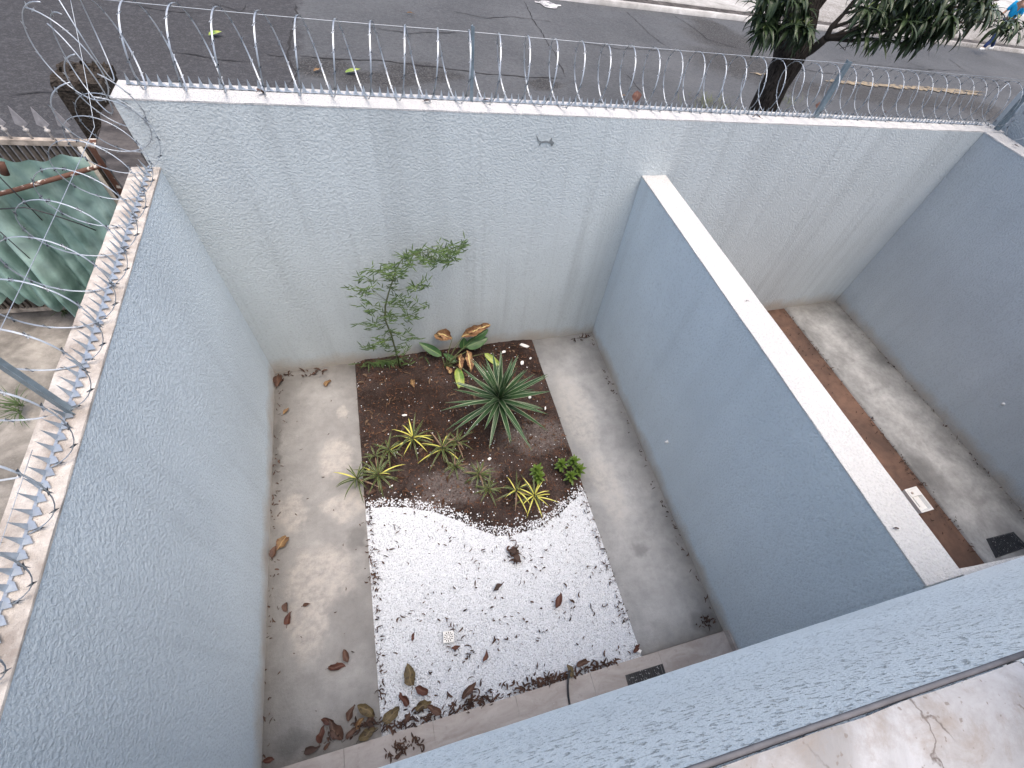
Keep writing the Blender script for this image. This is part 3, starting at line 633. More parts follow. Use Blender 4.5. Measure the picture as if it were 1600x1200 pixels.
def spike_strip(A, B, pitch, label, h=0.075, lean=(0, 0, 1), side=1, hw=0.016):
    A, B = Vector(A), Vector(B); ax = (B - A).normalized(); nrm = Vector((-ax.y, ax.x, 0)) * side; n = int((B - A).length / pitch)
    t = empty('spike_strip', A, label, 'anti-climb spikes')
    mb = MB()
    V = []; F = []
    for i in range(n):
        p = A + ax * pitch * i; q = A + ax * pitch * (i + 0.86)
        mb.add([p + nrm * -0.006 + Vector((0, 0, .004)), q + nrm * -0.006 + Vector((0, 0, .004)), p + nrm * 0.042 + Vector((0, 0, 0.009)), p + nrm * 0.02 + ax * 0.04 + Vector((0, 0, 0.007))], [(0, 1, 3, 2)])
    mb.box((0, 0, 0), (0, 0, 0)) if False else None
    a, b = A + Vector((0, 0, .003)), B + Vector((0, 0, .003)); mb.add([a - nrm * 0.006, b - nrm * 0.006, b + nrm * 0.006, a + nrm * 0.006], [(0, 1, 2, 3)])
    mb.build('base_plate', mat_galv, t, False)
    ln = Vector(lean).normalized(); me = None; extra = MB()
    def tri(p, M_):
        w2 = ax * hw; M_.add([p - w2, p + w2, p + ln * h * 0.32 + w2 * 0.62 , p + ln * h * 0.32 - w2 * 0.62, p + ln * h + Vector((0, 0, 0))] +
                             [p - w2 + nrm * 0.002, p + w2 + nrm * 0.002, p + ln * h * 0.32 + w2 * 0.62 + nrm * 0.002, p + ln * h * 0.32 - w2 * 0.62 + nrm * 0.002],
                             [(0, 1, 2, 3), (3, 2, 4), (5, 8, 7, 6), (8, 4, 7), (1, 6, 7, 2), (0, 3, 8, 5), (2, 7, 4), (3, 4, 8)])
    first = None; order = sorted(range(n), key=lambda i: ((A + ax * pitch * i) - Vector(CAM)).length)
    for c, i in enumerate(order):
        p = A + ax * pitch * (i + 0.3) + Vector((0, 0, 0.004))
        if c < 99 or n <= 100:
            if first is None:
                m2 = MB(); tri(A.copy(), m2); first = m2.build('spike', mat_spike, t, False); o = first
            else: o = first.copy(); col.objects.link(o); o.parent = t
            o.location = p - A; o.rotation_euler = (R_.uniform(-.05, .05), R_.uniform(-.05, .05), R_.uniform(-.25, .25))
        else: tri(p, extra)
    if extra.v: extra.build('spikes_far', mat_spike, t, False, kind='stuff')
    return t
spike_strip((-0.095, 0.05, HL + 0.006), (-0.115, 4.0, HL + 0.006), 0.0655, 'row of galvanised spikes fixed on the left garden wall', 0.085, (-0.25, 0, 1), -1)
spike_strip((-0.05, yb(0) + 0.2, HB + 0.004), (9.55, yb(9.55) + 0.18, HB + 0.004), 0.0625, 'row of small spikes along the top of the street wall', 0.07, (0, 0.15, 1), 1)

# ================================================================== NEIGHBOUR ON THE LEFT
GY = 5.38
tg = empty('gate', (-2.4, GY, 0), 'old spear topped iron gate behind the green tarp', 'gate')
mb = MB(); x = -4.6; nb_ = 0
while x < -1.06: mb.box((x, GY - 0.014, 0.05), (x + 0.03, GY + 0.014, 2.02)); x += 0.058
mb.build('bars', simple('dusty_brown_bar_paint', (0.13, 0.11, 0.09), 0.8, 0.2, 0, 0.5, 15), tg, False)
for z in (0.04, 1.99):
    mb = MB(); mb.box((-4.6, GY - 0.03, z), (-1.05, GY + 0.03, z + 0.045)); mb.build('rail', simple('dusty_cream_rail', (0.36, 0.31, 0.26), .8, .2, 0, .5, 12), tg, False)
mb = MB(); mb.box((-1.05, GY - 0.06, 0), (-0.93, GY + 0.05, 2.03)); mb.build('gate_post', mat_rust, tg, False)
mb = MB(); mb.tube([(-1.11, GY - 0.06, 0), (-1.11, GY - 0.06, 2.0)], 0.02, 8); mb.build('pole', simple('off_white_paint', (0.5, 0.48, 0.44), 0.7), tg)
mb = MB(); pr = [(0, 0), (0.045, 0.035), (0, 0.18), (-0.045, 0.035)]
V = [(x, 0.004, z) for x, z in pr] + [(x, -0.004, z) for x, z in pr]; mb.add([(v[0] + tg.location.x, v[1] + GY, v[2]) for v in V], [(0, 1, 2, 3), (7, 6, 5, 4), (0, 4, 5, 1), (1, 5, 6, 2), (2, 6, 7, 3), (3, 7, 4, 0)])
sp0 = mb.build('spear_head', simple('aged_grey_metal', (0.34, 0.33, 0.34), 0.6, 0.4, 0.3), tg, False)
mb = MB(); mb.tube([(tg.location.x, GY, -0.1), (tg.location.x, GY, 0.02)], 0.009, 6); mb.tube([(tg.location.x, GY, -0.04), (tg.location.x, GY, -0.015), (tg.location.x, GY, 0.0)], [0.008, 0.024, 0.008], 8)
st0 = mb.build('spear_stem', simple('chalky_ball_paint', (0.42, 0.4, 0.38), 0.7), sp0)
xs = [-1.145 - 0.152 * i for i in range(20)]
for i, x in enumerate(xs):
    if i == 0: a, b = sp0, st0
    else:
        a = sp0.copy(); col.objects.link(a); a.parent = tg; b = st0.copy(); col.objects.link(b); b.parent = a
    a.location = (x - tg.location.x, 0, 2.13)
# tarp
mb = MB(); V = []; F = []; nx, nz = 150, 90
for j in range(nz + 1):
    for i in range(nx + 1):
        u, v = i / nx, j / nz; x = -4.4 + 3.31 * u
        bot = 0.27 + 0.10 * math.sin(x * 4.0) + noise.noise(Vector((x * 3, 0, 0))) * 0.08 + (0.2 * max(0, (x + 1.5) / 0.45) if x > -1.5 else 0)
        top = 1.93 + 0.03 * math.sin(x * 9); z = bot + (top - bot) * v
        low = 1 - v
        fan = x + (x + 2.3) * 0.35 * low
        f = abs(noise.noise(Vector((fan * 3.6 + 3, z * 0.7, 2)))) * 0.42 * (0.3 + low) + noise.noise(Vector((fan * 9 + z, z * 0.8, 5))) * 0.09 * (0.3 + low)
        f += noise.noise(Vector((x * 2.5, z * 2.2 + x, 8))) * 0.06 + noise.noise(Vector((x * 7 + z * 3, z * 5 - x * 2, 8))) * 0.035
        V.append((x + f * 0.3, GY - 0.11 - abs(f) * 1.0, z + 0.03 * noise.noise(Vector((x * 6, z, 1))) * low))
for j in range(nz):
    for i in range(nx): a_ = j * (nx + 1) + i; F.append((a_, a_ + 1, a_ + nx + 2, a_ + nx + 1))
mb.add(V, F); tag(mb.build('tarp', mat_tarp), 'faded green tarpaulin hanging in folds on the neighbour gate', 'tarp')
P0 = ony(-60, 318, 5.08); P1 = ony(158, 259, 5.12)
mb = MB(); mb.tube([P0, P0.lerp(P1, .4) + Vector((0, 0, -.008)), P1], 0.021, 8); tag(mb.build('rusty_pipe', mat_rust), 'rusty pipe with flaking white paint lying across the green tarp', 'pipe')
P0 = ony(-12, 268, 5.02); mb = MB(); mb.tube([ony(-25, 255, 5.0), ony(3, 258, 5.0), ony(8, 272, 5.0)], [0.03, 0.04, 0.03], 10)
tag(mb.build('pipe_elbow', mat_rust), 'whitewashed pipe elbow at the left edge beside the tarp', 'pipe')
for (q, lb) in (((( -5, 272), (66, 344)), 'dark thin rod crossing the tarp below the rusty pipe'), (((0, 362), (90, 443)), 'dark thin rod slanting over the lower part of the tarp')):
    mb = MB(); mb.tube([ony(*q[0], 5.0), ony(*q[1], 5.04)], 0.005, 6); tag(mb.build('metal_rod', mat_black), lb, 'rod')
mb = MB(); cp = [ony(-5, 327, 4.95), ony(40, 324, 4.95), ony(80, 335, 4.95), ony(125, 350, 4.98), ony(150, 360, 5.0)]; mb.tube(cp, 0.006, 6)
tag(mb.build('hanging_cable', mat_black), 'black cable sagging across the tarp', 'cable')
# weathered low wall and mossy pillar
pz = 2.25; pol = [onz(x, y, pz) for x, y in ((237, 268), (178, 158), (158, 178), (150, 232), (196, 300))]
pol = [(p.x, p.y) for p in pol]
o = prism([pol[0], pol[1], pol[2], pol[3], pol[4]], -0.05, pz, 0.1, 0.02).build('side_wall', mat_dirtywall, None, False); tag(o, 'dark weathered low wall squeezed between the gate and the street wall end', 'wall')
pc = [onz(x, y, 2.3) for x, y in ((98, 108), (160, 107), (165, 140), (108, 142))]
cxp = sum(p.x for p in pc) / 4; cyp = sum(p.y for p in pc) / 4
tp = empty('pillar', (cxp, cyp, 0), 'square old pillar with black mossy crust left of the street wall corner', 'pillar')
prism([(cxp - .19, cyp - .22), (cxp + .19, cyp - .22), (cxp + .19, cyp + .22), (cxp - .19, cyp + .22)], 0, 2.28, 0.08, 0.01).build('shaft', m_moss, tp, False)
prism([(cxp - .2, cyp - .23), (cxp + .2, cyp - .23), (cxp + .2, cyp + .23), (cxp - .2, cyp + .23)], 2.281, 2.36, 0.05, 0.03).build('cap', m_moss, tp, False)
mb = MB()
for i in range(60):
    x, y = R_.uniform(-.18, .18), R_.uniform(-.2, .2); mb.blade((cxp + x, cyp + y, 2.35), (R_.uniform(-1, 1), R_.uniform(-1, 1), .5), 0.05, 0.03, cup=0.4, segs=3)
mb.build('moss', m_moss, tp)
def weed(c, n, L, label):
    mb = MB()
    for i in range(n):
        a = R_.uniform(0, 6.28); mb.blade(c + Vector((R_.uniform(-.02, .02), R_.uniform(-.05, .05), 0)), (math.cos(a) * .5, math.sin(a) * .5 - .3, R_.uniform(.3, 1)), L * R_.uniform(.6, 1.2), 0.012, droop=R_.uniform(.5, 1.6), segs=4, shape='strap')
    return tag(mb.build('weed', m_weed), label, 'weed')
weed(onz(33, 640, 0), 34, 0.3, 'green weed tuft growing in the neighbour cement yard'); weed(onz(104, 488, 0), 26, 0.18, 'small weed at the foot of the gate')
P = onz(3, 832, 0); mb = MB(); mb.box((P.x - .12, P.y - .05, -.04), (P.x + .06, P.y + .05, .05)); tag(mb.build('brick', simple('worn_brick', (0.2, 0.1, 0.06), 0.9, .1, 0, .3, 20, .004), None, False), 'worn brown brick lying in the neighbour yard at the left edge', 'brick')

# ================================================================== GRAVEL STONES
rs = np.random.RandomState(3)
def stones(n, fn, smin, smax, zf):
    mb_v = []; mb_f = []; base = np.array([(1, 0, 0), (-1, 0, 0), (0, 1, 0), (0, -1, 0), (0, 0, 1), (0, 0, -1)], float); fc = np.array([(0, 2, 4), (2, 1, 4), (1, 3, 4), (3, 0, 4), (2, 0, 5), (1, 2, 5), (3, 1, 5), (0, 3, 5)])
    k = 0
    while k < n:
        p = fn()
        if p is None: continue
        s_ = rs.uniform(smin, smax) * np.array([1, rs.uniform(.6, 1), rs.uniform(.4, .75)]); a = rs.uniform(0, 6.28); ca, sa = math.cos(a), math.sin(a)
        v = base * s_ * rs.uniform(.75, 1.25, (6, 1)); v = np.stack([v[:, 0] * ca - v[:, 1] * sa, v[:, 0] * sa + v[:, 1] * ca, v[:, 2] + v[:, 0] * rs.uniform(-.4, .4)], 1)
        v += np.array([p[0], p[1], zf(p[0], p[1]) + s_[2] * .5]); mb_v.append(v); mb_f.append(fc + 6 * k); k += 1
    return np.concatenate(mb_v), np.concatenate(mb_f)
def npmesh(name, v, f, mat):
    me = bpy.data.meshes.new(name); me.from_pydata(v.tolist(), [], f.tolist()); me.materials.append(mat); o = bpy.data.objects.new(name, me); col.objects.link(o); return o
dr = onz(701, 996, 0)
def gp():
    x = rs.uniform(0.885, 3.275); y = rs.uniform(-0.14, 2.1)
    if y < sy(x) + 0.015: return None
    e = bord(x) - y + 0.05 * noise.noise(Vector((x * 9, y * 9, 0)))
    if e < -0.02 and rs.rand() > max(0.0, 0.22 + e * 1.6) : return None
    if max(abs(x - dr.x - .01), abs(y - dr.y)) < 0.062: return None
    return x, y
v, f = stones(26000, gp, 0.005, 0.0115, lambda x, y: max(gravz(x, y), soilz(x, y) if y > bord(x) - 0.08 else -1))
tag(npmesh('white_gravel', v, f, mat_stone), 'bed of small white pebbles', 'gravel', kind='stuff')
def bp():
    x = rs.uniform(0.88, 3.28); y = rs.uniform(1.3, 4.03)
    if y < bord(x) - 0.02 : return None
    if rs.rand() > 0.6 and y > 2.6: return None
    return x, y
v, f = stones(330, bp, 0.004, 0.011, soilz)
tag(npmesh('scattered_pebbles', v, f, mat_stone), 'white pebbles scattered over the dark soil', 'pebbles', kind='stuff')
# mulch chips
mb = MB()
for i in range(4200):
    x = R_.uniform(.88, 3.28); y = R_.uniform(1.4, 4.05)
    if y < bord(x) - 0.05: continue
    a = R_.uniform(0, 6.28); mb.blade((x, y, soilz(x, y) + .003), (math.cos(a), math.sin(a), R_.uniform(-.2, .5)), R_.uniform(.012, .045), R_.uniform(.004, .014), cup=.5, segs=2, droop=R_.uniform(-1, 1))
M = Mt('soil_crumbs', .95, .1); M.color(M.mix(M.rng(M.noise(18, 3), .4, .62), M.mix(M.noise(90, 2), (.014, .008, .007), (.085, .04, .028)), (.2, .1, .06))); mat_crumb = M.m
tag(mb.build('mulch', mat_crumb), 'crumbs and shreds of bark over the soil', 'mulch', kind='stuff')
mb = MB()
for i in range(260):
    x = R_.uniform(.9, 3.26); y = R_.uniform(1.5, 4.0)
    if y < bord(x): continue
    a = R_.uniform(0, 6.28); mb.blade((x, y, soilz(x, y) + .012), (math.cos(a), math.sin(a), R_.uniform(-.2, .4)), R_.uniform(.03, .11), R_.uniform(.008, .035), cup=R_.uniform(.2, 1), curl=R_.uniform(-1.5, 1.5), segs=5, droop=R_.uniform(-1, 1.2))
M = Mt('soil_debris', .9, .1); M.color(M.mix(M.rng(M.noise(7, 3), .42, .6), M.mix(M.noise(30, 2), (.03, .015, .01), (.10, .055, .035)), (.16, .11, .075))); mb.crumple(.01, 40)
tag(mb.build('bed_debris', M.m), 'rotting leaf and root scraps over the soil', 'leaf scraps', kind='stuff')
# leaf litter
mb = MB(); cnt = 0
def lit(x, y, z, s=1.0):
    a = R_.uniform(0, 6.28)
    mb.blade((x, y, z), (math.cos(a), math.sin(a), R_.uniform(-.1, .35)), R_.uniform(.025, .085) * s, R_.uniform(.007, .02) * s, cup=R_.uniform(.3, 1.2), droop=R_.uniform(-1.8, 1.8), curl=R_.uniform(-2, 2), segs=5)
for i in range(520):
    x = R_.uniform(.9, 3.26); y = R_.uniform(-.1, 1.9)
    if y > bord(x) - .02 or y < sy(x) + .02: continue
    if noise.noise(Vector((x * 3, y * 3, 4))) < R_.uniform(-.5, .25): continue
    lit(x, y, gravz(x, y) + .02, R_.uniform(.5, 1.0))
for i in range(460):      # drift against the tile strip
    x = R_.uniform(.9, 3.0); y = sy(x) + .012 + abs(R_.gauss(0, .035)) * (1.3 if x < 2.1 else .8)
    if noise.noise(Vector((x * 4, 0, 7))) < R_.uniform(-.6, .2): continue
    lit(x, y, .022 + R_.uniform(0, .02), 1.1)
for i in range(120): lit(R_.uniform(.885, .93), R_.uniform(0, 1.95), .02, .7)
for i in range(110): lit(R_.uniform(3.2, 3.28), R_.uniform(.1, 1.7), .02, .7)
for (px, py, n_, s_) in ((800, 862, 16, 1.2), (806, 872, 10, 1.3), (706, 978, 10, .8), (716, 1010, 6, .8), (777, 1000, 9, .9), (735, 1020, 12, .7), (630, 1165, 26, .8), (650, 1162, 18, .9), (620, 1175, 18, .8), (583, 905, 14, .8), (560, 1135, 16, .9), (520, 1150, 12, .9), (590, 1130, 10, .9)):
    p = onz(px, py, .03)
    for i in range(n_): lit(p.x + R_.gauss(0, .03), p.y + R_.gauss(0, .025), (.03 if py < 1150 else .05) + R_.uniform(0, .012), s_)
for i in range(90): lit(abs(R_.gauss(0, .05)) - .02, R_.uniform(0, 3.9), .004, .7)
for i in range(26): lit(R_.uniform(.05, .85), R_.uniform(0, 3.9), .004, .6)
for i in range(60): x = R_.uniform(3.3, 4.2); lit(4.21 - abs(R_.gauss(0, .03)), R_.uniform(0, 4), .004, .8)
for i in range(30): lit(4.1 + R_.gauss(0, .05), -.1 + abs(R_.gauss(0, .05)), .006, .9)
for i in range(22): lit(R_.uniform(3.9, 4.2), 4.05 - abs(R_.gauss(0, .04)), .006, 1.2)
for i in range(22): lit(R_.uniform(0, .5), 3.96 - abs(R_.gauss(0, .03)), .006, 1.3)
for i in range(150): lit(8.08 + R_.gauss(0, .05), R_.uniform(-.3, 4.2), -.008, .9)
for i in range(110): lit(R_.uniform(7, 8.1), R_.uniform(-.3, 4.2), -.012, .8)
for i in range(70): lit(9.37 - abs(R_.gauss(0, .05)), R_.uniform(-.3, 4.2), .004, .8)
tag(mb.build('leaf_litter', m_litter), 'small dark curled leaf scraps over gravel and paths', 'leaf litter', kind='stuff')

# ================================================================== FALLEN LEAVES
def fallen(px, py, Lpx, ang, mi, label, z=0.008, Lm=None, wr=0.45, droop=0.5, cup=0.35, curl=0.0, tilt=0.15, shape='lance', petiole=True, plane=None, name='fallen_leaf'):
    c = onz(px, py, z); e = onz(px + math.cos(ang) * Lpx / 2, py - math.sin(ang) * Lpx / 2, z); d = (e - c); L = d.length * 2; d.normalize()
    L *= .86; L = Lm or (0.0055 * Lpx if z > 2 else (0.013 * Lpx if z > .7 else L))
    if z > 2 or z > .7: wr *= 0.9
    mb = MB(); b = c - d * L / 2 + Vector((0, 0, .006)); dd = Vector((d.x, d.y, tilt))
    mb.blade(b, dd, L * 1.08, L * wr, droop=droop, cup=cup, curl=curl, segs=10, shape=shape)
    if petiole: mb.tube([b, b - d * L * .12, b - d * L * .22 + Vector((0, 0, -.002))], 0.0018, 4)
    mb.crumple(L * .14, 2.2 / L, px)
    return tag(mb.build(name, m_dry[mi]), label, 'leaf')
D = math.radians
G = 0.035
FL = [
 (437, 594, 22, 80, 0, 'round brown leaf in the back left corner of the left path', .008),
 (513, 599, 16, 50, 3, 'brown leaf alone near the far end of the left path', .008),
 (448, 644, 16, 35, 3, 'small orange brown leaf by the left wall below the corner leaf', .008),
 (441, 848, 34, 55, 3, 'yellow tan curled leaf standing against the left wall', .012),
 (428, 862, 26, 75, 0, 'dark brown leaf tucked behind the yellow tan one at the left wall', .008),
 (447, 948, 18, 95, 0, 'upper one of two linked brown leaves on the left path', .008),
 (450, 967, 24, 80, 2, 'lower one of two linked brown leaves on the left path', .008),
 (480, 945, 15, 20, 0, 'small folded leaf right of the linked pair on the left path', .008),
 (526, 1040, 32, 20, 2, 'long twisted reddish leaf on the left path', .008),
 (540, 1025, 22, 110, 0, 'thin upright half of the twisted leaf pair on the left path', .012),
 (645, 994, 18, 85, 2, 'small oval brown leaf left of the drain cover', G),
 (759, 1026, 24, 70, 2, 'reddish oval leaf on gravel right of the drain cover', G),
 (873, 939, 26, 60, 2, 'folded red brown leaf on gravel towards the right path', G),
 (893, 940, 12, 160, 4, 'tiny dark leaf beside the folded red brown one', G),
 (779, 916, 22, 50, 4, 'dark curled leaf in the middle of the gravel', G),
 (802, 862, 22, 170, 4, 'dark hooked leaf on top of the tangle in upper gravel', G),
 (808, 872, 22, 120, 4, 'dark leaf below the hooked one in the gravel tangle', G),
 (640, 1055, 38, 100, 1, 'large olive leaf standing out at the lower left gravel', G),
 (660, 1078, 28, 140, 2, 'reddish leaf right below the large olive one', G),
 (632, 1093, 26, 130, 2, 'small reddish leaf between the olive leaves', G),
 (613, 1116, 42, 40, 1, 'broad olive leaf overlapping the lower left gravel corner', G),
 (662, 1101, 36, 35, 1, 'tan olive leaf beside the tile strip in the gravel', G),
 (733, 1080, 34, 45, 0, 'large brown leaf on the drift near the middle of the tile strip', G),
 (638, 1121, 26, 60, 0, 'crumpled brown leaf right of the broad olive one', G),
 (712, 1012, 16, 20, 2, 'starry brown leaf lying on the drain cover', .05),
 (678, 1110, 24, 150, 0, 'dark reddish leaf leaning on the tile strip', G),
 (891, 1047, 26, 100, 1, 'olive leaf by the start of the black cable', .05),
 (911, 1035, 24, 20, 0, 'brown leaf just right of the black cable', G),
 (993, 1012, 20, 70, 2, 'reddish leaf at the lower right corner of the gravel', G),
 (549, 1113, 30, 70, 0, 'narrow brown leaf at the top left of the bottom leaf pile', .01),
 (572, 1110, 34, 150, 1, 'large veined leaf on top of the bottom leaf pile', .03),
 (562, 1130, 24, 60, 3, 'lighter small leaf in the middle of the bottom leaf pile', .02),
 (580, 1125, 28, 100, 0, 'brown leaf at the right side of the bottom leaf pile', .02),
 (575, 1148, 36, 35, 1, 'yellow olive leaf at the foot of the bottom leaf pile', .03),
 (548, 1145, 28, 50, 0, 'brown leaf at the foot of the pile left of the olive one', .015),
 (527, 1140, 38, 110, 0, 'large crinkled brown leaf left of the bottom leaf pile', .015),
 (512, 1125, 24, 150, 2, 'reddish curled leaf above the crinkled one', .02),
 (502, 1147, 34, 80, 2, 'dark red leaf arching at the left end of the pile', .01),
 (511, 1165, 18, 60, 0, 'small leaf below the red arching one', .01),
 (488, 1172, 26, 10, 4, 'dark leaf touching the tile strip left of the pile', .01),
 (421, 1187, 20, 20, 2, 'reddish leaf in the bottom left corner of the left path', .01),
 (625, 1179, 20, 30, 0, 'brown leaf on the tile strip below the gravel', .05),
 (633, 666, 20, 60, 4, 'dark green black leaf on the soil behind the striped plants', .06),
 (582, 769, 22, 20, 0, 'brown leaf under the leftmost striped plants', .04),
 (645, 598, 16, 100, 3, 'orange leaf on the soil in front of the bamboo', .06),
 (663, 693, 14, 20, 0, 'short brown leaf between two striped plants', .06),
]
for (px, py, L, a, mi, lb, z) in FL:
    fallen(px, py, L, D(a), mi, lb, z, wr=R_.uniform(.38, .55), droop=R_.uniform(.3, 1.3), cup=R_.uniform(.3, .8), curl=R_.uniform(-.5, .5), tilt=R_.uniform(.1, .4))
fallen(408, 141, 16, D(30), 0, 'brown curled leaf caught in the spikes of the street wall left part', HB + .03, droop=2)
fallen(993, 158, 20, D(80), 2, 'triangular brown leaf upright on the street wall above the divider', HB + .03, wr=.8, tilt=1.2)
fallen(1276, 170, 16, D(80), 2, 'red brown leaf stuck beside the post right of the tree', HB + .03, wr=.8, tilt=1.2)
fallen(1383, 176, 12, D(30), 4, 'black dry leaf among the far right spikes', HB + .03, wr=.6)
fallen(1585, 228, 12, D(160), 4, 'dark leaf lying on the white top of the right wall', HB + .01)
fallen(1556, 190, 12, D(10), 4, 'dark leaf at the right corner under the razor coil', HB + .01)
fallen(668, 159, 14, D(5), 4, 'dark flat leaf under the coil left of the middle post', HB + .01, wr=.4); fallen(762, 158, 12, D(0), 4, 'dark thin leaf right of the middle post foot', HB + .01, wr=.4)
fallen(990, 170, 15, D(170), 4, 'dark twig like leaf below the triangular brown leaf', HB + .01, wr=.2)
fallen(1180, 182, 20, D(160), 0, 'dry brown sprig on the wall top in front of the tree', HB + .02, wr=.25, curl=1.5)
fallen(1166, 470, 7, D(160), 4, 'tiny dark curl on the white top of the divider wall', HM + .006, wr=.25, curl=2); fallen(1400, 826, 6, D(0), 4, 'black speck leaf lower down the divider wall top', HM + .006)
fallen(641, 21, 12, D(170), 3, 'yellow leaf alone on the asphalt top centre', ROADZ + .03, wr=.5); fallen(496, 110, 12, D(20), 3, 'tan leaf on the rough asphalt patch', ROADZ + .03)
fallen(975, 150, 9, D(0), 3, 'pale leaf on the asphalt above the triangular leaf', ROADZ + .03)
mb = MB(); p = onz(540, 113, ROADZ + .03); mb.blade(p, (1, .2, .2), .3, .14, segs=6); tag(mb.build('green_leaf', m_philn), 'green leaf on the rough asphalt beside the tan one', 'leaf')
mb = MB(); p = onz(326, 55, ROADZ + .03); mb.blade(p, (1, .5, .2), .25, .16, segs=6, shape='oval'); tag(mb.build('green_leaf', m_philn), 'bright green leaf on the dark asphalt top left', 'leaf')
mb = MB(); p = onx(254, 252, -.03); mb.blade(p, (0.05, 0.3, -1), .07, .05, up=(-.3, -1, 0), segs=6, shape='lance'); mb.blade(p, (0.0, -0.3, .6), .04, .03, up=(0, -1, 0), segs=4); tag(mb.build('green_leaf', m_phil), 'green leaf caught in the razor coil at the wall corner', 'leaf')

# ================================================================== SMALL OBJECTS
# drain cover
c = dr + Vector((0, 0, .04)); td = empty('drain_cover', c, 'small square white drain cover with a rosette of slots in the gravel', 'drain cover')
mb = MB(); h = .05; e = .006
mb.add([c + Vector((x, y, z)) for x, y, z in ((-h, -h, -.02), (h, -h, -.02), (h, h, -.02), (-h, h, -.02), (-h, -h, 0), (h, -h, 0), (h, h, 0), (-h, h, 0), (-h + e, -h + e, e * .6), (h - e, -h + e, e * .6), (h - e, h - e, e * .6), (-h + e, h - e, e * .6))],
       [(0, 1, 5, 4), (1, 2, 6, 5), (2, 3, 7, 6), (3, 0, 4, 7), (4, 5, 9, 8), (5, 6, 10, 9), (6, 7, 11, 10), (7, 4, 8, 11), (8, 9, 10, 11)])
mb.build('plate', mat_whitep, td, False); mb = MB()
for rr_, n_, l_ in ((.012, 7, .009), (.026, 12, .016)):
    for i in range(n_):
        q = 6.283 * i / n_; d = Vector((math.cos(q), math.sin(q), 0)); s_ = Vector((-d.y, d.x, 0)) * .0042; z = Vector((0, 0, .0052)); p = c + d * rr_ + z
        mb.add([p - s_ * .6, p + s_ * .6, p + d * l_ + s_, p + d * l_ - s_], [(0, 1, 2, 3)])
mb.build('slots', mat_dkslot, td, False)
td.rotation_euler = (0.03, 0.02, D(-8))
# black grates
def grate(pts, z, label, nslot):
    P = [onz(x, y, z) for x, y in pts]; c = sum(P, Vector()) / 4; t = empty('floor_grate', c, label, 'grate'); mb = MB()
    Q = [p + Vector((0, 0, .006)) for p in P]; R2 = [p + Vector((0, 0, -.02)) for p in P]; inner = [c.lerp(q, .88) + Vector((0, 0, .006)) for q in P]
    mb.add(R2 + Q + inner, [(0, 1, 5, 4), (1, 2, 6, 5), (2, 3, 7, 6), (3, 0, 4, 7), (4, 5, 9, 8), (5, 6, 10, 9), (6, 7, 11, 10), (7, 4, 8, 11)]); mb.build('frame', mat_black, t, False)
    mb = MB()
    for i in range(nslot):
        a0, a1 = (i + .15) / nslot, (i + .8) / nslot
        q = [inner[0].lerp(inner[1], a0), inner[0].lerp(inner[1], a1), inner[3].lerp(inner[2], a1), inner[3].lerp(inner[2], a0)]
        mb.add(q + [v + Vector((0, 0, -.008)) for v in q], [(0, 1, 2, 3), (0, 4, 5, 1), (1, 5, 6, 2), (2, 6, 7, 3), (3, 7, 4, 0)])
    mb.build('bars', mat_black, t, False)
    q = [v + Vector((0, 0, -.007)) for v in inner]; mb = MB(); mb.add(q, [(0, 1, 2, 3)]); mb.build('sump', mat_dkslot, t, False); 
    mb = MB()
    for i in range(46):
        u, v_ = R_.random(), R_.random(); p = inner[0].lerp(inner[1], u).lerp(inner[3].lerp(inner[2], u), v_); a = R_.uniform(0, 6.3)
        mb.blade(p + Vector((0, 0, .003)), (math.cos(a), math.sin(a), .1), R_.uniform(.01, .03), R_.uniform(.003, .007), segs=3)
    mb.build('debris', simple('pale_debris', (.35, .35, .34), .9), t, kind='stuff')
grate(((977, 1055), (1035, 1037), (1042, 1060), (984, 1080)), .047, 'black rectangular grate set in the beige tile strip', 16)
grate(((1541, 842), (1583, 831), (1606, 855), (1556, 872)), .003, 'black grate in the right courtyard path at the picture edge', 18)
# white plastic soap-dish like trough
P = [onz(x, y, 0.0) for x, y in ((1409, 767), (1428, 762), (1455, 797), (1436, 804))]; c = sum(P, Vector()) / 4; ux = (P[1] - P[0]).normalized(); hx, hy = .115, .172
t = empty('plastic_box', Vector((c.x, c.y, -.02)), 'small white rectangular plastic box lying on dirt in the right courtyard', 'box'); mb = MB()
def ring(a, b, z, cy=0): return [Vector((c.x + x, c.y + cy + y, z)) for x, y in ((-a, -b), (a, -b), (a, b), (-a, b))]
r0, r1, r2, r3 = ring(hx * .95, hy * .95, -.015), ring(hx, hy, .045), ring(hx - .022, hy - .022, .045), ring(hx - .04, hy - .04, .005)
mb.add(r0 + r1 + r2 + r3, [(0, 1, 5, 4), (1, 2, 6, 5), (2, 3, 7, 6), (3, 0, 4, 7), (4, 5, 9, 8), (5, 6, 10, 9), (6, 7, 11, 10), (7, 4, 8, 11), (8, 9, 13, 12), (9, 10, 14, 13), (10, 11, 15, 14), (11, 8, 12, 15), (12, 13, 14, 15)])
mb.build('tray', mat_whitep, t, False); mb = MB(); mb.box((c.x - .09, c.y + .05, .006), (c.x + .09, c.y + .145, .048)); mb.box((c.x - .05, c.y - .09, .006), (c.x - .02, c.y + .05, .03)); mb.build('terminal_block', mat_whitep, t, False)
mb = MB(); mb.tube([(c.x - .04, c.y + .1, .048), (c.x - .04, c.y + .1, .056)], .018, 12); mb.build('knob', simple('stained_white', (.5, .42, .36), .6), t)
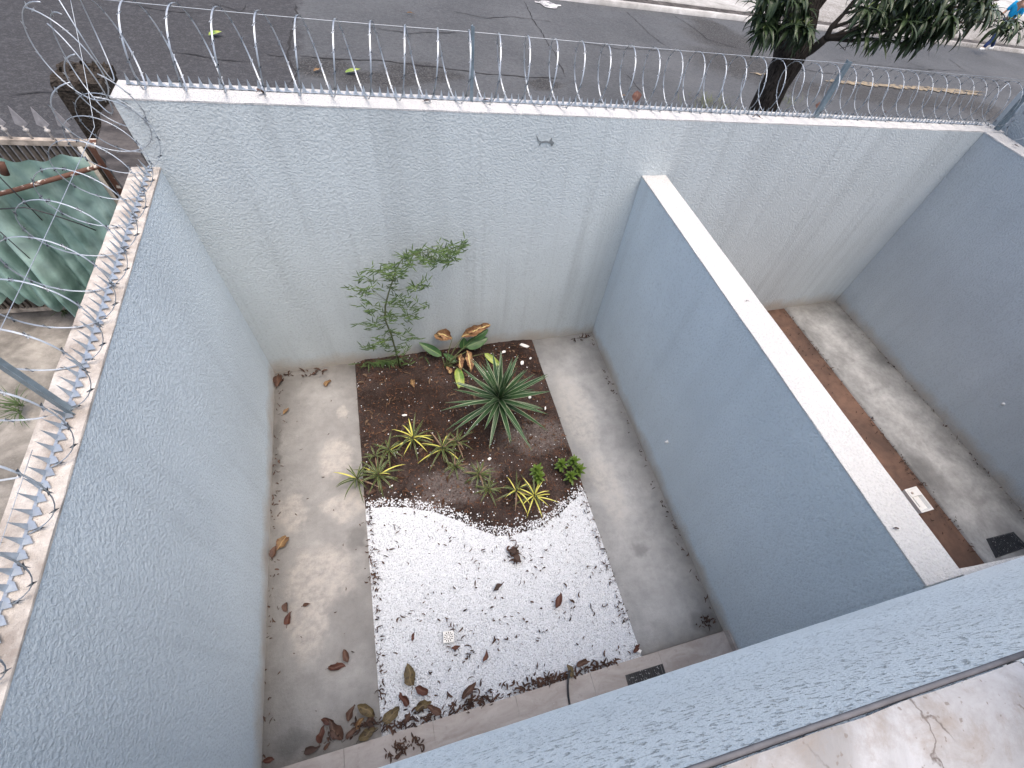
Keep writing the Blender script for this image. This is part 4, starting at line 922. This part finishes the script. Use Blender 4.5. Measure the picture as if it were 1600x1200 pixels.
# black cable
mb = MB(); cp = [onz(894, 1042, .04), onz(890, 1050, .07), onz(887.5, 1066, .075), onz(888, 1085, .06), onz(890, 1100, .055), onz(893, 1120, .055), onz(896, 1150, .05)]
sm = []
for i in range(len(cp) - 1):
    p0, p1, p2, p3 = cp[max(i - 1, 0)], cp[i], cp[i + 1], cp[min(i + 2, len(cp) - 1)]
    for k in range(6):
        u = k / 6; sm.append(0.5 * ((2 * p1) + (p2 - p0) * u + (2 * p0 - 5 * p1 + 4 * p2 - p3) * u * u + (3 * p1 - p0 - 3 * p2 + p3) * u ** 3))
mb.tube(sm, .0095, 8); tag(mb.build('cable', mat_black), 'short black hose curving across the beige tile strip', 'hose')
# white chips
def chip(px, py, L, W_, ang, label, z=.06, name='plaster_chip'):
    c = onz(px, py, z); mb = MB(); n = 6; V = []
    for k in (0, 1):
        for i in range(n):
            q = 6.283 * i / n + .3; r = 1 + .25 * math.sin(i * 2.3 + px); x, y = math.cos(q) * L / 2 * r, math.sin(q) * W_ / 2 * r; V.append((c.x + x * math.cos(ang) - y * math.sin(ang), c.y + x * math.sin(ang) + y * math.cos(ang), c.z + .012 * k - .004 + x * .2))
    mb.add(V, [tuple(range(n))[::-1], tuple(range(n, 2 * n))] + [(i, (i + 1) % n, n + (i + 1) % n, n + i) for i in range(n)])
    return tag(mb.build(name, mat_whitep, None, False), label, 'debris')
chip(819, 540, .13, .07, -.7, 'largest white plaster chip in the soil at the far right corner')
chip(816, 567, .08, .045, .8, 'grey white chip just below the largest one', ); chip(829, 560, .04, .03, 0, 'small chip by the right path below the largest')
chip(787, 550, .05, .045, .2, 'pinkish grey pebble left of the largest chip'); chip(828, 621, .05, .035, 0, 'white chip right of the spiky plant centre')
chip(852, 638, .055, .02, 1.4, 'narrow white chip close to the right path'); chip(765, 717, .055, .03, .2, 'white chip in front of the spiky plant'); chip(632, 649, .07, .025, -.1, 'flat cream chip behind the yellow striped plant')
chip(745, 663, .03, .025, 0, 'tiny white chip left of the spiky plant'); chip(611, 760, .04, .02, .4, 'tiny white chip beside the left striped plants')
chip(995, 1016, .08, .045, -.5, 'white broken plate corner where gravel meets tile strip', .03)

# ================================================================== PLANTS
def rosette(px, py, h, n, L, W_, mats, label, name='striped_plant', cat='plant', seed=0, stem=None, el=(5, 70), droop=(.4, 1.3), shape='strap', cup=.25, group=None, part='leaf', segs=8):
    rr = random.Random(seed); c = onz(px, py, h); gz = soilz(c.x, c.y); t = empty(name, (c.x, c.y, gz), label, cat, group)
    mb = MB(); mb.tube([(c.x, c.y, gz - .02), (c.x + .005, c.y, (gz + h) / 2), (c.x, c.y, h + .01)], [.012, .011, .008], 7)
    mb.build('stem', mat_twig, t)
    for i in range(n):
        a = i * 2.39996 + rr.uniform(-.2, .2); f = (i + .5) / n; e = D(el[0] + (el[1] - el[0]) * f + rr.uniform(-8, 8)); l = L * rr.uniform(.75, 1.12) * (1 - .25 * f)
        mm = mats[0] if rr.random() > (mats[3] if len(mats) > 3 else 0) else rr.choice(mats[1:3])
        mb = MB(); z0 = h - .05 * (1 - f) * (h / .12 if h < .3 else 2)
        mb.blade((c.x + .008 * math.cos(a), c.y + .008 * math.sin(a), max(z0, gz + .02)), (math.cos(a) * math.cos(e), math.sin(a) * math.cos(e), math.sin(e)), l, W_ * rr.uniform(.85, 1.1), droop=rr.uniform(*droop), cup=cup, segs=segs, shape=shape, twist=rr.uniform(-.3, .3))
        mb.build(part, mm, t)
    return t
DM = (m_drac, m_dracy, m_dracb, .3)
DP = [(645, 682, .20, 15, .27, 'yellow edged striped plant farthest back in the row', (m_drac, m_dracy, m_dracy, .55)),
      (691, 698, .18, 15, .27, 'bushy striped plant just right of the farthest back one', (m_drac, m_dracy, m_dracb, .3)),
      (714, 689, .14, 9, .2, 'small rosette half hidden right behind the bushy striped plant', (m_drac, m_dracb, m_dracb, .1)),
      (711, 727, .13, 10, .17, 'small green rosette below the bushy striped plant', (m_drac, m_dracy, m_dracb, .1)),
      (749, 740, .16, 14, .2, 'striped plant with dried lower leaves in the middle of the row', (m_drac, m_dracb, m_dracb, .3)),
      (763, 763, .11, 9, .17, 'dark green rosette just in front of the dried leaved one', (m_drac, m_dracb, m_dracy, .05)),
      (807, 766, .15, 10, .23, 'thin pale leaved striped plant left of the bright yellow one', (m_drac, m_dracy, m_dracb, .45)),
      (835, 773, .16, 12, .23, 'striped plant with bright yellow leaves at the front tip of the bed', (m_drac, m_dracy, m_dracy, .5)),
      (591, 740, .18, 15, .25, 'full striped plant second from the left path', (m_drac, m_dracy, m_dracb, .15)),
      (557, 746, .16, 12, .22, 'striped plant leaning over the left path', (m_drac, m_dracy, m_dracb, .1)),
      (607, 701, .13, 9, .2, 'green rosette behind the full striped plant on the left', (m_drac, m_dracb, m_dracb, .05)),
      (586, 712, .10, 6, .16, 'slim seedling rosette between the left striped plants', (m_drac, m_dracb, m_dracb, .05))]
for i, (px, py, h, n, L, lb, mm) in enumerate(DP): rosette(px, py, h, int(n * 1.45), L * 1.3, .0175, mm, lb, seed=20 + i, el=(0, 66), droop=(.5, 2.1), group='striped plants in the soil bed')
rosette(781, 620, .6, 60, .69, .052, (m_yucca, m_yucca, m_yucca, 0), 'large spiky rosette plant with cream edged sword leaves', 'yucca', 'plant', 5, el=(-26, 86), droop=(-.05, .4), segs=9)
# small green shrubs
def shrub(heads, base, label, seed):
    rr = random.Random(seed); b = onz(*base, .04); t = empty('shrub', b, label, 'shrub')
    st = MB(); lf = MB()
    for (px, py, h) in heads:
        p = onz(px, py, h); st.tube([b, b.lerp(p, .5) + Vector((.01, .02, .02)), p], [.007, .005, .004], 6)
        for i in range(18):
            a = i * 2.4; f = i / 18; e = D(-10 + 85 * f); q = p + Vector((0, 0, -.09 * (1 - f)))
            lf.blade(q, (math.cos(a) * math.cos(e), math.sin(a) * math.cos(e), math.sin(e)), rr.uniform(.07, .105), .036, droop=.5, segs=5, shape='oval', cup=.3)
    st.build('stem', mat_twig, t); lf.build('leaves', m_shrub, t, kind=None)
shrub([(840, 733, .2), (843, 744, .16)], (846, 757), 'single headed small green shrub behind the bright yellow striped plant', 2)
shrub([(878, 724, .2), (897, 720, .26), (906, 733, .2), (893, 742, .16)], (885, 758), 'taller green shrub with three leaf heads beside the right path', 3)
# bamboo
BYY = 3.78
tb = empty('bamboo', (1.42, 3.82, 0.03), 'slender young bamboo arching in front of the street wall', 'bamboo')
st = [Vector((1.42, 3.82, 0.0))] + [ony(x, y, BYY) for x, y in ((612, 525), (602, 500), (602, 478), (607, 458), (613, 440), (619, 420), (628, 405), (645, 398), (665, 394), (690, 392), (712, 392))]
mb = MB(); mb.tube(st, [.010] * 4 + [.008, .007, .006, .005, .004, .003, .0025, .002], 7); mb.build('stem', m_bamboo_st, tb)
rb = random.Random(11); tw = MB(); lf = MB()
def bleaf(p, n=4, s=1.0):
    base = rb.uniform(0, 6.28)
    for i in range(n):
        a = base + rb.uniform(-1.1, 1.1); lf.blade(p, (math.cos(a), math.sin(a) * .6, rb.uniform(-.7, .35)), rb.uniform(.07, .115) * s, .0125 * s, up=(rb.uniform(-.4, .4), -.9, .8), droop=rb.uniform(0, .35), segs=4, cup=.15)
def spray(x, y, r, n, cx_, cy_, nl=3):
    o = ony(cx_, cy_, BYY)
    for i in range(n):
        q = rb.uniform(0, 6.28); rr2 = r * math.sqrt(rb.random()); p = ony(x + rr2 * math.cos(q), y + rr2 * math.sin(q) * .8, BYY + rb.uniform(-.14, .1)); p.y = min(p.y, yb(p.x) - .04)
        if i % 4 == 0: tw = MB(); tw.tube([o, o.lerp(p, .5) + Vector((0, -.02, .02)), p], .0016, 4); tw.build('twig', m_bamboo_st, tb)
        a = rb.uniform(-.5, 3.6); td = Vector((math.cos(a), rb.uniform(-.5, .5), math.sin(a) * .8 - .15)).normalized(); tl = rb.uniform(.05, .11)
        for q_ in range(rb.choice((2, 3, 3, 4))):
            sg = 1 if q_ % 2 else -1; sd3 = td.cross(Vector((0, 1, .4))).normalized(); dd_ = td + sd3 * sg * rb.uniform(.35, .75) + Vector((0, rb.uniform(-.3, .3), -.12))
            lf.blade(p + td * tl * q_ / 3, dd_, rb.uniform(.055, .1), .0115, up=(rb.uniform(-.4, .4), -.9, .7), droop=rb.uniform(0, .4), segs=4, cup=.15)
for (x, y, r, n, cx_, cy_) in ((570, 435, 12, 5, 612, 440), (572, 460, 16, 13, 605, 470), (585, 425, 12, 6, 614, 440), (592, 447, 12, 6, 612, 445), (615, 420, 16, 24, 620, 418), (622, 435, 12, 11, 614, 440), (640, 410, 12, 9, 640, 400), (655, 400, 15, 22, 655, 396), (672, 408, 15, 15, 668, 396),
        (690, 398, 12, 12, 690, 392), (703, 402, 10, 8, 700, 392), (712, 391, 9, 9, 712, 392), (720, 390, 5, 6, 712, 392), (704, 386, 8, 5, 700, 392), (692, 388, 8, 4, 690, 392), (700, 412, 8, 5, 700, 395), (648, 448, 14, 11, 610, 455), (664, 446, 8, 5, 650, 448), (640, 476, 16, 11, 604, 480), (620, 472, 14, 12, 604, 475), (612, 500, 14, 14, 602, 495), (635, 496, 14, 10, 605, 495),
        (655, 495, 12, 5, 635, 495), (668, 480, 8, 2, 640, 480), (588, 495, 14, 8, 602, 498), (578, 510, 14, 6, 604, 505), (590, 480, 10, 5, 602, 480), (560, 508, 5, 2, 580, 510), (637, 525, 14, 11, 612, 520), (600, 530, 18, 16, 610, 525), (585, 540, 16, 14, 615, 540), (620, 545, 18, 14, 620, 545), (575, 480, 10, 3, 600, 485), (553, 456, 3, 1, 572, 458)):
    spray(x, y, r, n, cx_, cy_)
for i in range(70):
    q = rb.uniform(0, 6.28); p = onz(605 + rb.gauss(0, 22), 556 + rb.gauss(0, 7), .08); p.y = min(p.y, 3.93); lf.blade(p, (math.cos(q), -abs(math.sin(q)), rb.uniform(-.2, .9)), rb.uniform(.08, .16), .014, droop=rb.uniform(.2, 1.2), segs=4, cup=.2)
lf.build('foliage', m_bamboo, tb)
# broad leaved plant with withered leaves
tph = empty('broad_leaf_plant', (1.98, 3.72, 0.03), 'broad leaved plant with withered tan leaves between bamboo and spiky plant', 'plant'); hub = Vector((1.98, 3.72, .06))
def bl(px0, z0, px1, z1, wd, mat, up=(0, -.6, .8), droop=.3, cup=.3, shape='oval', label=None, curl=0., pet=True):
    a = onz(*px0, z0); b = onz(*px1, z1); a.y = min(a.y, 3.96); b.y = min(b.y, 3.98); d = b - a; L = d.length; mb = MB(); mb.blade(a, d, L * 1.02, wd, up=up, droop=droop, cup=cup, segs=10, shape=shape, curl=curl)
    if mat is m_phild: wd *= 1.25; mb = MB(); mb.blade(a, d, L * 1.1, wd, up=up, droop=droop, cup=cup, segs=12, shape=shape, curl=curl); mb.crumple(.03, 14, px0[0])
    o = mb.build('leaf', mat, tph)
    if pet: m2 = MB(); m2.tube([hub, hub.lerp(a, .5) + Vector((0, 0, .04)), a], [.006, .005, .004], 6); m2.build('stalk', m_bamboo_st, tph)
    if label: o['label'] = label
bl((690, 556), .12, (656, 535), .3, .12, m_phil); bl((713, 566), .1, (693, 552), .16, .09, m_phil); bl((724, 545), .15, (722, 515), .3, .12, m_phil); bl((728, 542), .2, (762, 528), .3, .16, m_phil); bl((740, 525), .3, (761, 512), .42, .12, m_phil)
bl((715, 575), .12, (722, 612), .04, .12, m_philn); bl((757, 552), .12, (786, 575), .05, .09, m_philn)
bl((706, 524), .35, (677, 498), .42, .12, m_phild, cup=1.3, droop=.8, label='withered folded leaf nearest the bamboo'); bl((702, 522), .36, (683, 503), .44, .07, m_phild, cup=.6, pet=False)
bl((722, 522), .36, (757, 492), .5, .10, m_phild, cup=1.2, droop=.5, label='long withered leaf pointing up to the right'); bl((725, 515), .4, (748, 500), .47, .06, m_phild, cup=.8, pet=False)
bl((720, 553), .25, (718, 576), .18, .065, m_phild, cup=.7, label='withered hanging leaf left half', curl=.2); bl((731, 548), .25, (737, 577), .18, .075, m_phild, cup=.6, curl=-.1, label='withered hanging leaf right half'); bl((704, 584), .06, (698, 572), .1, .05, m_phild, pet=False)

# ================================================================== TREE
TY = 7.0
tt_ = empty('tree', (7.95, TY, ROADZ), 'dark trunked street tree with long drooping leaves leaning over the road', 'tree')
tr = [Vector((8.15, TY, ROADZ - .1)), Vector((8.14, TY, 1.4))] + [ony(x, y, TY) for x, y in ((1195, 165), (1211, 130), (1229, 100), (1241, 65), (1252, 30), (1262, 0))] + [Vector((8.2, TY, 4.2)), Vector((8.5, TY + .3, 5.2))]
mb = MB(); mb.tube(tr, [.30, .27, .235, .225, .235, .27, .25, .24, .18, .1], 14)
for i in range(len(mb.v)):
    v = Vector(mb.v[i]); v += noise.noise_vector(v * 5) * .035 + noise.noise_vector(v * 14) * .015; mb.v[i] = tuple(v)
mb.build('trunk', mat_bark, tt_)
br = MB()
def branch(pts, r0, r1, Y):
    P = [ony(x, y, Y + dy) for x, y, dy in pts]; n = len(P); Q = []
    for a, b in zip(P, P[1:]):
        for k in range(4): p = a.lerp(b, k / 4); Q.append(p + noise.noise_vector(p * 3) * .02)
    Q.append(P[-1]); br.tube(Q, [r0 + (r1 - r0) * i / (len(Q) - 1) for i in range(len(Q))], 7)
BR = [([(1248, 90, 0), (1268, 78, -.15), (1290, 60, -.3)], .07, .055), ([(1290, 60, -.3), (1330, 63, -.4), (1380, 62, -.5), (1420, 70, -.6), (1440, 76, -.6)], .03, .012), ([(1290, 60, -.3), (1300, 40, -.3), (1320, 20, -.3), (1345, -10, -.2)], .045, .02),
      ([(1290, 58, -.3), (1330, 50, -.4), (1370, 35, -.5), (1420, 25, -.6), (1480, 15, -.6), (1560, 0, -.6)], .035, .012), ([(1300, 42, -.3), (1340, 30, -.4), (1380, 10, -.4), (1400, -10, -.4)], .025, .012), ([(1290, 60, -.3), (1340, 54, -.6), (1400, 48, -.8), (1450, 50, -.9)], .022, .008),
      ([(1250, 40, 0), (1225, 20, -.3), (1205, 30, -.4)], .04, .012), ([(1235, 70, 0), (1222, 62, -.3), (1215, 75, -.4), (1207, 60, -.45)], .02, .008), ([(1255, 10, 0), (1215, -5, -.3), (1190, 20, -.4)], .03, .01), ([(1320, 20, -.3), (1360, 15, -.4), (1440, -10, -.5)], .02, .01),
      ([(1400, 30, -.6), (1460, 40, -.6), (1520, 35, -.5), (1590, 30, -.5)], .018, .008), ([(1350, 63, -.45), (1312, 76, -.5)], .006, .003), ([(1310, 68, -.4), (1320, 78, -.4), (1322, 70, -.4)], .005, .003), ([(1275, 70, -.2), (1330, 48, 0), (1390, 5, .2)], .03, .012), ([(1270, 75, -.1), (1310, 52, .1), (1350, 30, .2), (1370, 0, .3)], .02, .01)]
for pts, a, b in BR: branch(pts, a, b, TY)
br.build('branches', mat_twig, tt_)
rt = random.Random(5); lf = MB(); ly = MB()
def cluster(P, n=12, s=1.0):
    for i in range(n):
        a = i * 2.4 + rt.uniform(-.4, .4); e = rt.uniform(-.9, .5); L = rt.uniform(.2, .35) * s
        lf.blade(P + Vector((0, 0, -.03 * rt.random())), (math.cos(a) * math.cos(e), math.sin(a) * math.cos(e), math.sin(e)), L, L * rt.uniform(.17, .24), droop=rt.uniform(.5, 1.7), segs=6, cup=.25)
    for i in range(3):
        a = rt.uniform(0, 6.28); ly.blade(P, (math.cos(a) * .6, math.sin(a) * .6, .8), .1 * s, .022, droop=.5, segs=4)
CL = []
for _ in range(32): CL.append((rt.uniform(1188, 1262), rt.uniform(-25, 48), rt.uniform(-.8, -.35)))
for _ in range(9): CL.append((rt.uniform(1186, 1222), rt.uniform(20, 52), rt.uniform(-.6, -.4)))
for _ in range(6): CL.append((rt.uniform(1225, 1262), rt.uniform(30, 52), rt.uniform(-.6, -.4)))
for _ in range(125): x = rt.uniform(1345, 1640); CL.append((x, rt.uniform(-30, 38), rt.uniform(-1.0, -.1)))
for (x, y) in ((1342, 45), (1352, 55), (1362, 38), (1392, 50), (1405, 44), (1425, 60), (1440, 58), (1450, 48), (1470, 42), (1500, 44), (1492, 34), (1520, 30), (1580, 38), (1590, 30), (1400, 20), (1375, 60), (1460, 52), (1562, 40), (1575, 46), (1592, 47)): CL.append((x, y, rt.uniform(-.8, -.5)))
for (x, y, dy) in CL:
    if x > 1560 and y < 30: continue
    cluster(ony(x, y, TY + dy), rt.choice((8, 10, 12)), rt.uniform(.8, 1.1))
for _ in range(110):      # rest of the crown above the frame
    cluster(Vector((rt.gauss(8.3, 1.1), rt.gauss(7.2, .8), rt.uniform(4.5, 6.3))), 10, 1.1)
lf.build('foliage', m_tree, tt_); ly.build('young_leaves', m_treey, tt_)
# little grass tufts behind the wall by the trunk
for (px, py, lb) in ((1222, 150, 'dry weeds growing at the right foot of the tree'), (1110, 160, 'thin weed patch left of the tree beyond the wall')):
    c = onz(px, py + 6, ROADZ); mb = MB()
    for i in range(130): a = rt.uniform(0, 6.28); mb.blade(c + Vector((rt.gauss(0, .3), rt.gauss(0, .25), 0)), (math.cos(a), math.sin(a), 1.5), rt.uniform(.08, .3), .01, droop=.8, segs=3, shape='strap')
    tag(mb.build('dry_grass', simple('dry_weed_green', (.14, .16, .08), .8)), lb, 'weeds', kind='stuff')

# ================================================================== PERSON on the far pavement
F0 = onz(1529, 77, ROADZ + .16); F1 = onz(1551, 79, ROADZ + .16)
tper = empty('person', ((F0.x + F1.x) / 2, (F0.y + F1.y) / 2, ROADZ + .16), 'person in blue jeans and bright blue shirt walking on the far pavement', 'person')
tper.scale = (1.12, 1.12, 1.12); O = tper.location.copy(); fw = (F0 - F1); fw.z = 0; fw = fw.normalized(); sdv = Vector((-fw.y, fw.x, 0))
def skin(name, pts, edges, rad, mat, parent, root=0, sub=1):
    me = bpy.data.meshes.new(name); me.from_pydata([tuple(p) for p in pts], edges, []); o = bpy.data.objects.new(name, me); col.objects.link(o); o.parent = parent
    md = o.modifiers.new('skin', 'SKIN'); md.use_smooth_shade = True
    for i, r in enumerate(rad): me.skin_vertices[0].data[i].radius = (r, r) if not isinstance(r, tuple) else r; me.skin_vertices[0].data[i].use_root = (i == root)
    s_ = o.modifiers.new('sub', 'SUBSURF'); s_.levels = s_.render_levels = sub; me.materials.append(mat); return o
def addskin(name, pts, edges, rad, mat, parent, root=0):
    me = bpy.data.meshes.new(name); me.from_pydata([tuple(p) for p in pts], edges, []); o = bpy.data.objects.new(name, me); col.objects.link(o); o.parent = parent
    bpy.context.view_layer.update(); md = o.modifiers.new('skin', 'SKIN'); md.use_smooth_shade = True
    if not me.skin_vertices:
        bpy.context.view_layer.objects.active = o
        bpy.ops.object.select_all(action='DESELECT'); o.select_set(True); bpy.ops.mesh.customdata_skin_add()
    for i, r in enumerate(rad):
        me.skin_vertices[0].data[i].radius = r if isinstance(r, tuple) else (r, r); me.skin_vertices[0].data[i].use_root = (i == root)
    s_ = o.modifiers.new('sub', 'SUBSURF'); s_.levels = s_.render_levels = 1; me.materials.append(mat); return o
half = (F0 - F1).length / 2
def L3(f, s_, z): return fw * f + sdv * s_ + Vector((0, 0, z))
hs = .46
skinm = simple('skin', (.32, .19, .13), .6); jean = simple('denim', (.03, .05, .13), .85, .1, 0, .3, 25); shirt = simple('bright_blue_shirt', (.02, .33, .62), .8, .1, 0, .15, 10); hairm = simple('dark_hair', (.02, .015, .012), .7)
legs = [(-.02, 0, .92), (0, .09, .88), (.22, .1, .5), (hs, .1, .08), (0, -.09, .88), (-.08, -.1, .48), (-hs, -.1, .1)]
ar = [(0.02, 0, 1.38), (.03, .2, 1.42), (-.06, .25, 1.14), (.1, .27, .92), (.03, -.2, 1.42), (.14, -.25, 1.15), (.33, -.24, 1.02)]
bp_ = [L3(*p) for p in [(-.02, 0, .95), (.0, 0, 1.15), (.02, 0, 1.38), (.04, 0, 1.52), (.06, 0, 1.6), (.08, 0, 1.7)] + legs[1:] + ar[1:]] + [L3(hs + .14, .1, .05), L3(-hs + .13, -.1, .04)]
hand = []
be = [(0, 1), (1, 2), (2, 3), (3, 4), (4, 5), (0, 6), (6, 7), (7, 8), (0, 9), (9, 10), (10, 11), (2, 12), (12, 13), (13, 14), (2, 15), (15, 16), (16, 17), (8, 18), (11, 19)]
addskin('body', bp_, be, [.13, .12, .13, .05, .085, .075, .08, .055, .04, .08, .055, .04, .06, .042, .03, .06, .042, .03, .03, .03], skinm, tper)
addskin('jeans', [L3(*p) for p in legs], [(0, 1), (1, 2), (2, 3), (0, 4), (4, 5), (5, 6)], [(.17, .14), .105, .085, .07, .105, .085, .07], jean, tper)
addskin('shirt', [L3(-.02, 0, .93), L3(0, 0, 1.15), L3(.02, 0, 1.38)] + [L3(*p) for p in (ar[1], ar[2], ar[4], ar[5])], [(0, 1), (1, 2), (2, 3), (3, 4), (2, 5), (5, 6)], [(.18, .15), (.17, .14), (.18, .14), .085, .065, .085, .065], shirt, tper)
for (f, s_, z, nm) in ((hs, .1, .04, 'shoe'), (-hs, -.1, .04, 'shoe')):
    mb = MB(); P = [L3(f - .1, s_, z) + O, L3(f - .02, s_, z + .02) + O, L3(f + .1, s_, z) + O, L3(f + .18, s_, z - .01) + O]; mb.tube(P, [.04, .055, .05, .03], 8); mb.build('shoe', mat_whitep, tper)
mb = MB(); mb.tube([L3(.04, 0, 1.6) + O, L3(.05, 0, 1.7) + O, L3(.07, 0, 1.79) + O, L3(.08, 0, 1.81) + O], [.07, .1, .08, .03], 10); mb.build('hair', hairm, tper)
for i, s_ in enumerate((.27, -.24)):   # fingers
    base = L3(.1, .27, .92) if i == 0 else L3(.33, -.24, 1.02)
    mb = MB()
    for k in range(4): d = L3(.0 + .012 * k - .02, 0, 0); mb.tube([base + O + d, base + O + d + L3(.01, 0, -.05), base + O + d + L3(.02, 0, -.09 + .006 * abs(k - 1))], [.009, .008, .006], 6)
    mb.tube([base + O, base + O + L3(.04, 0, -.02), base + O + L3(.055, 0, -.05)], [.01, .009, .007], 6); mb.build('fingers', skinm, tper)
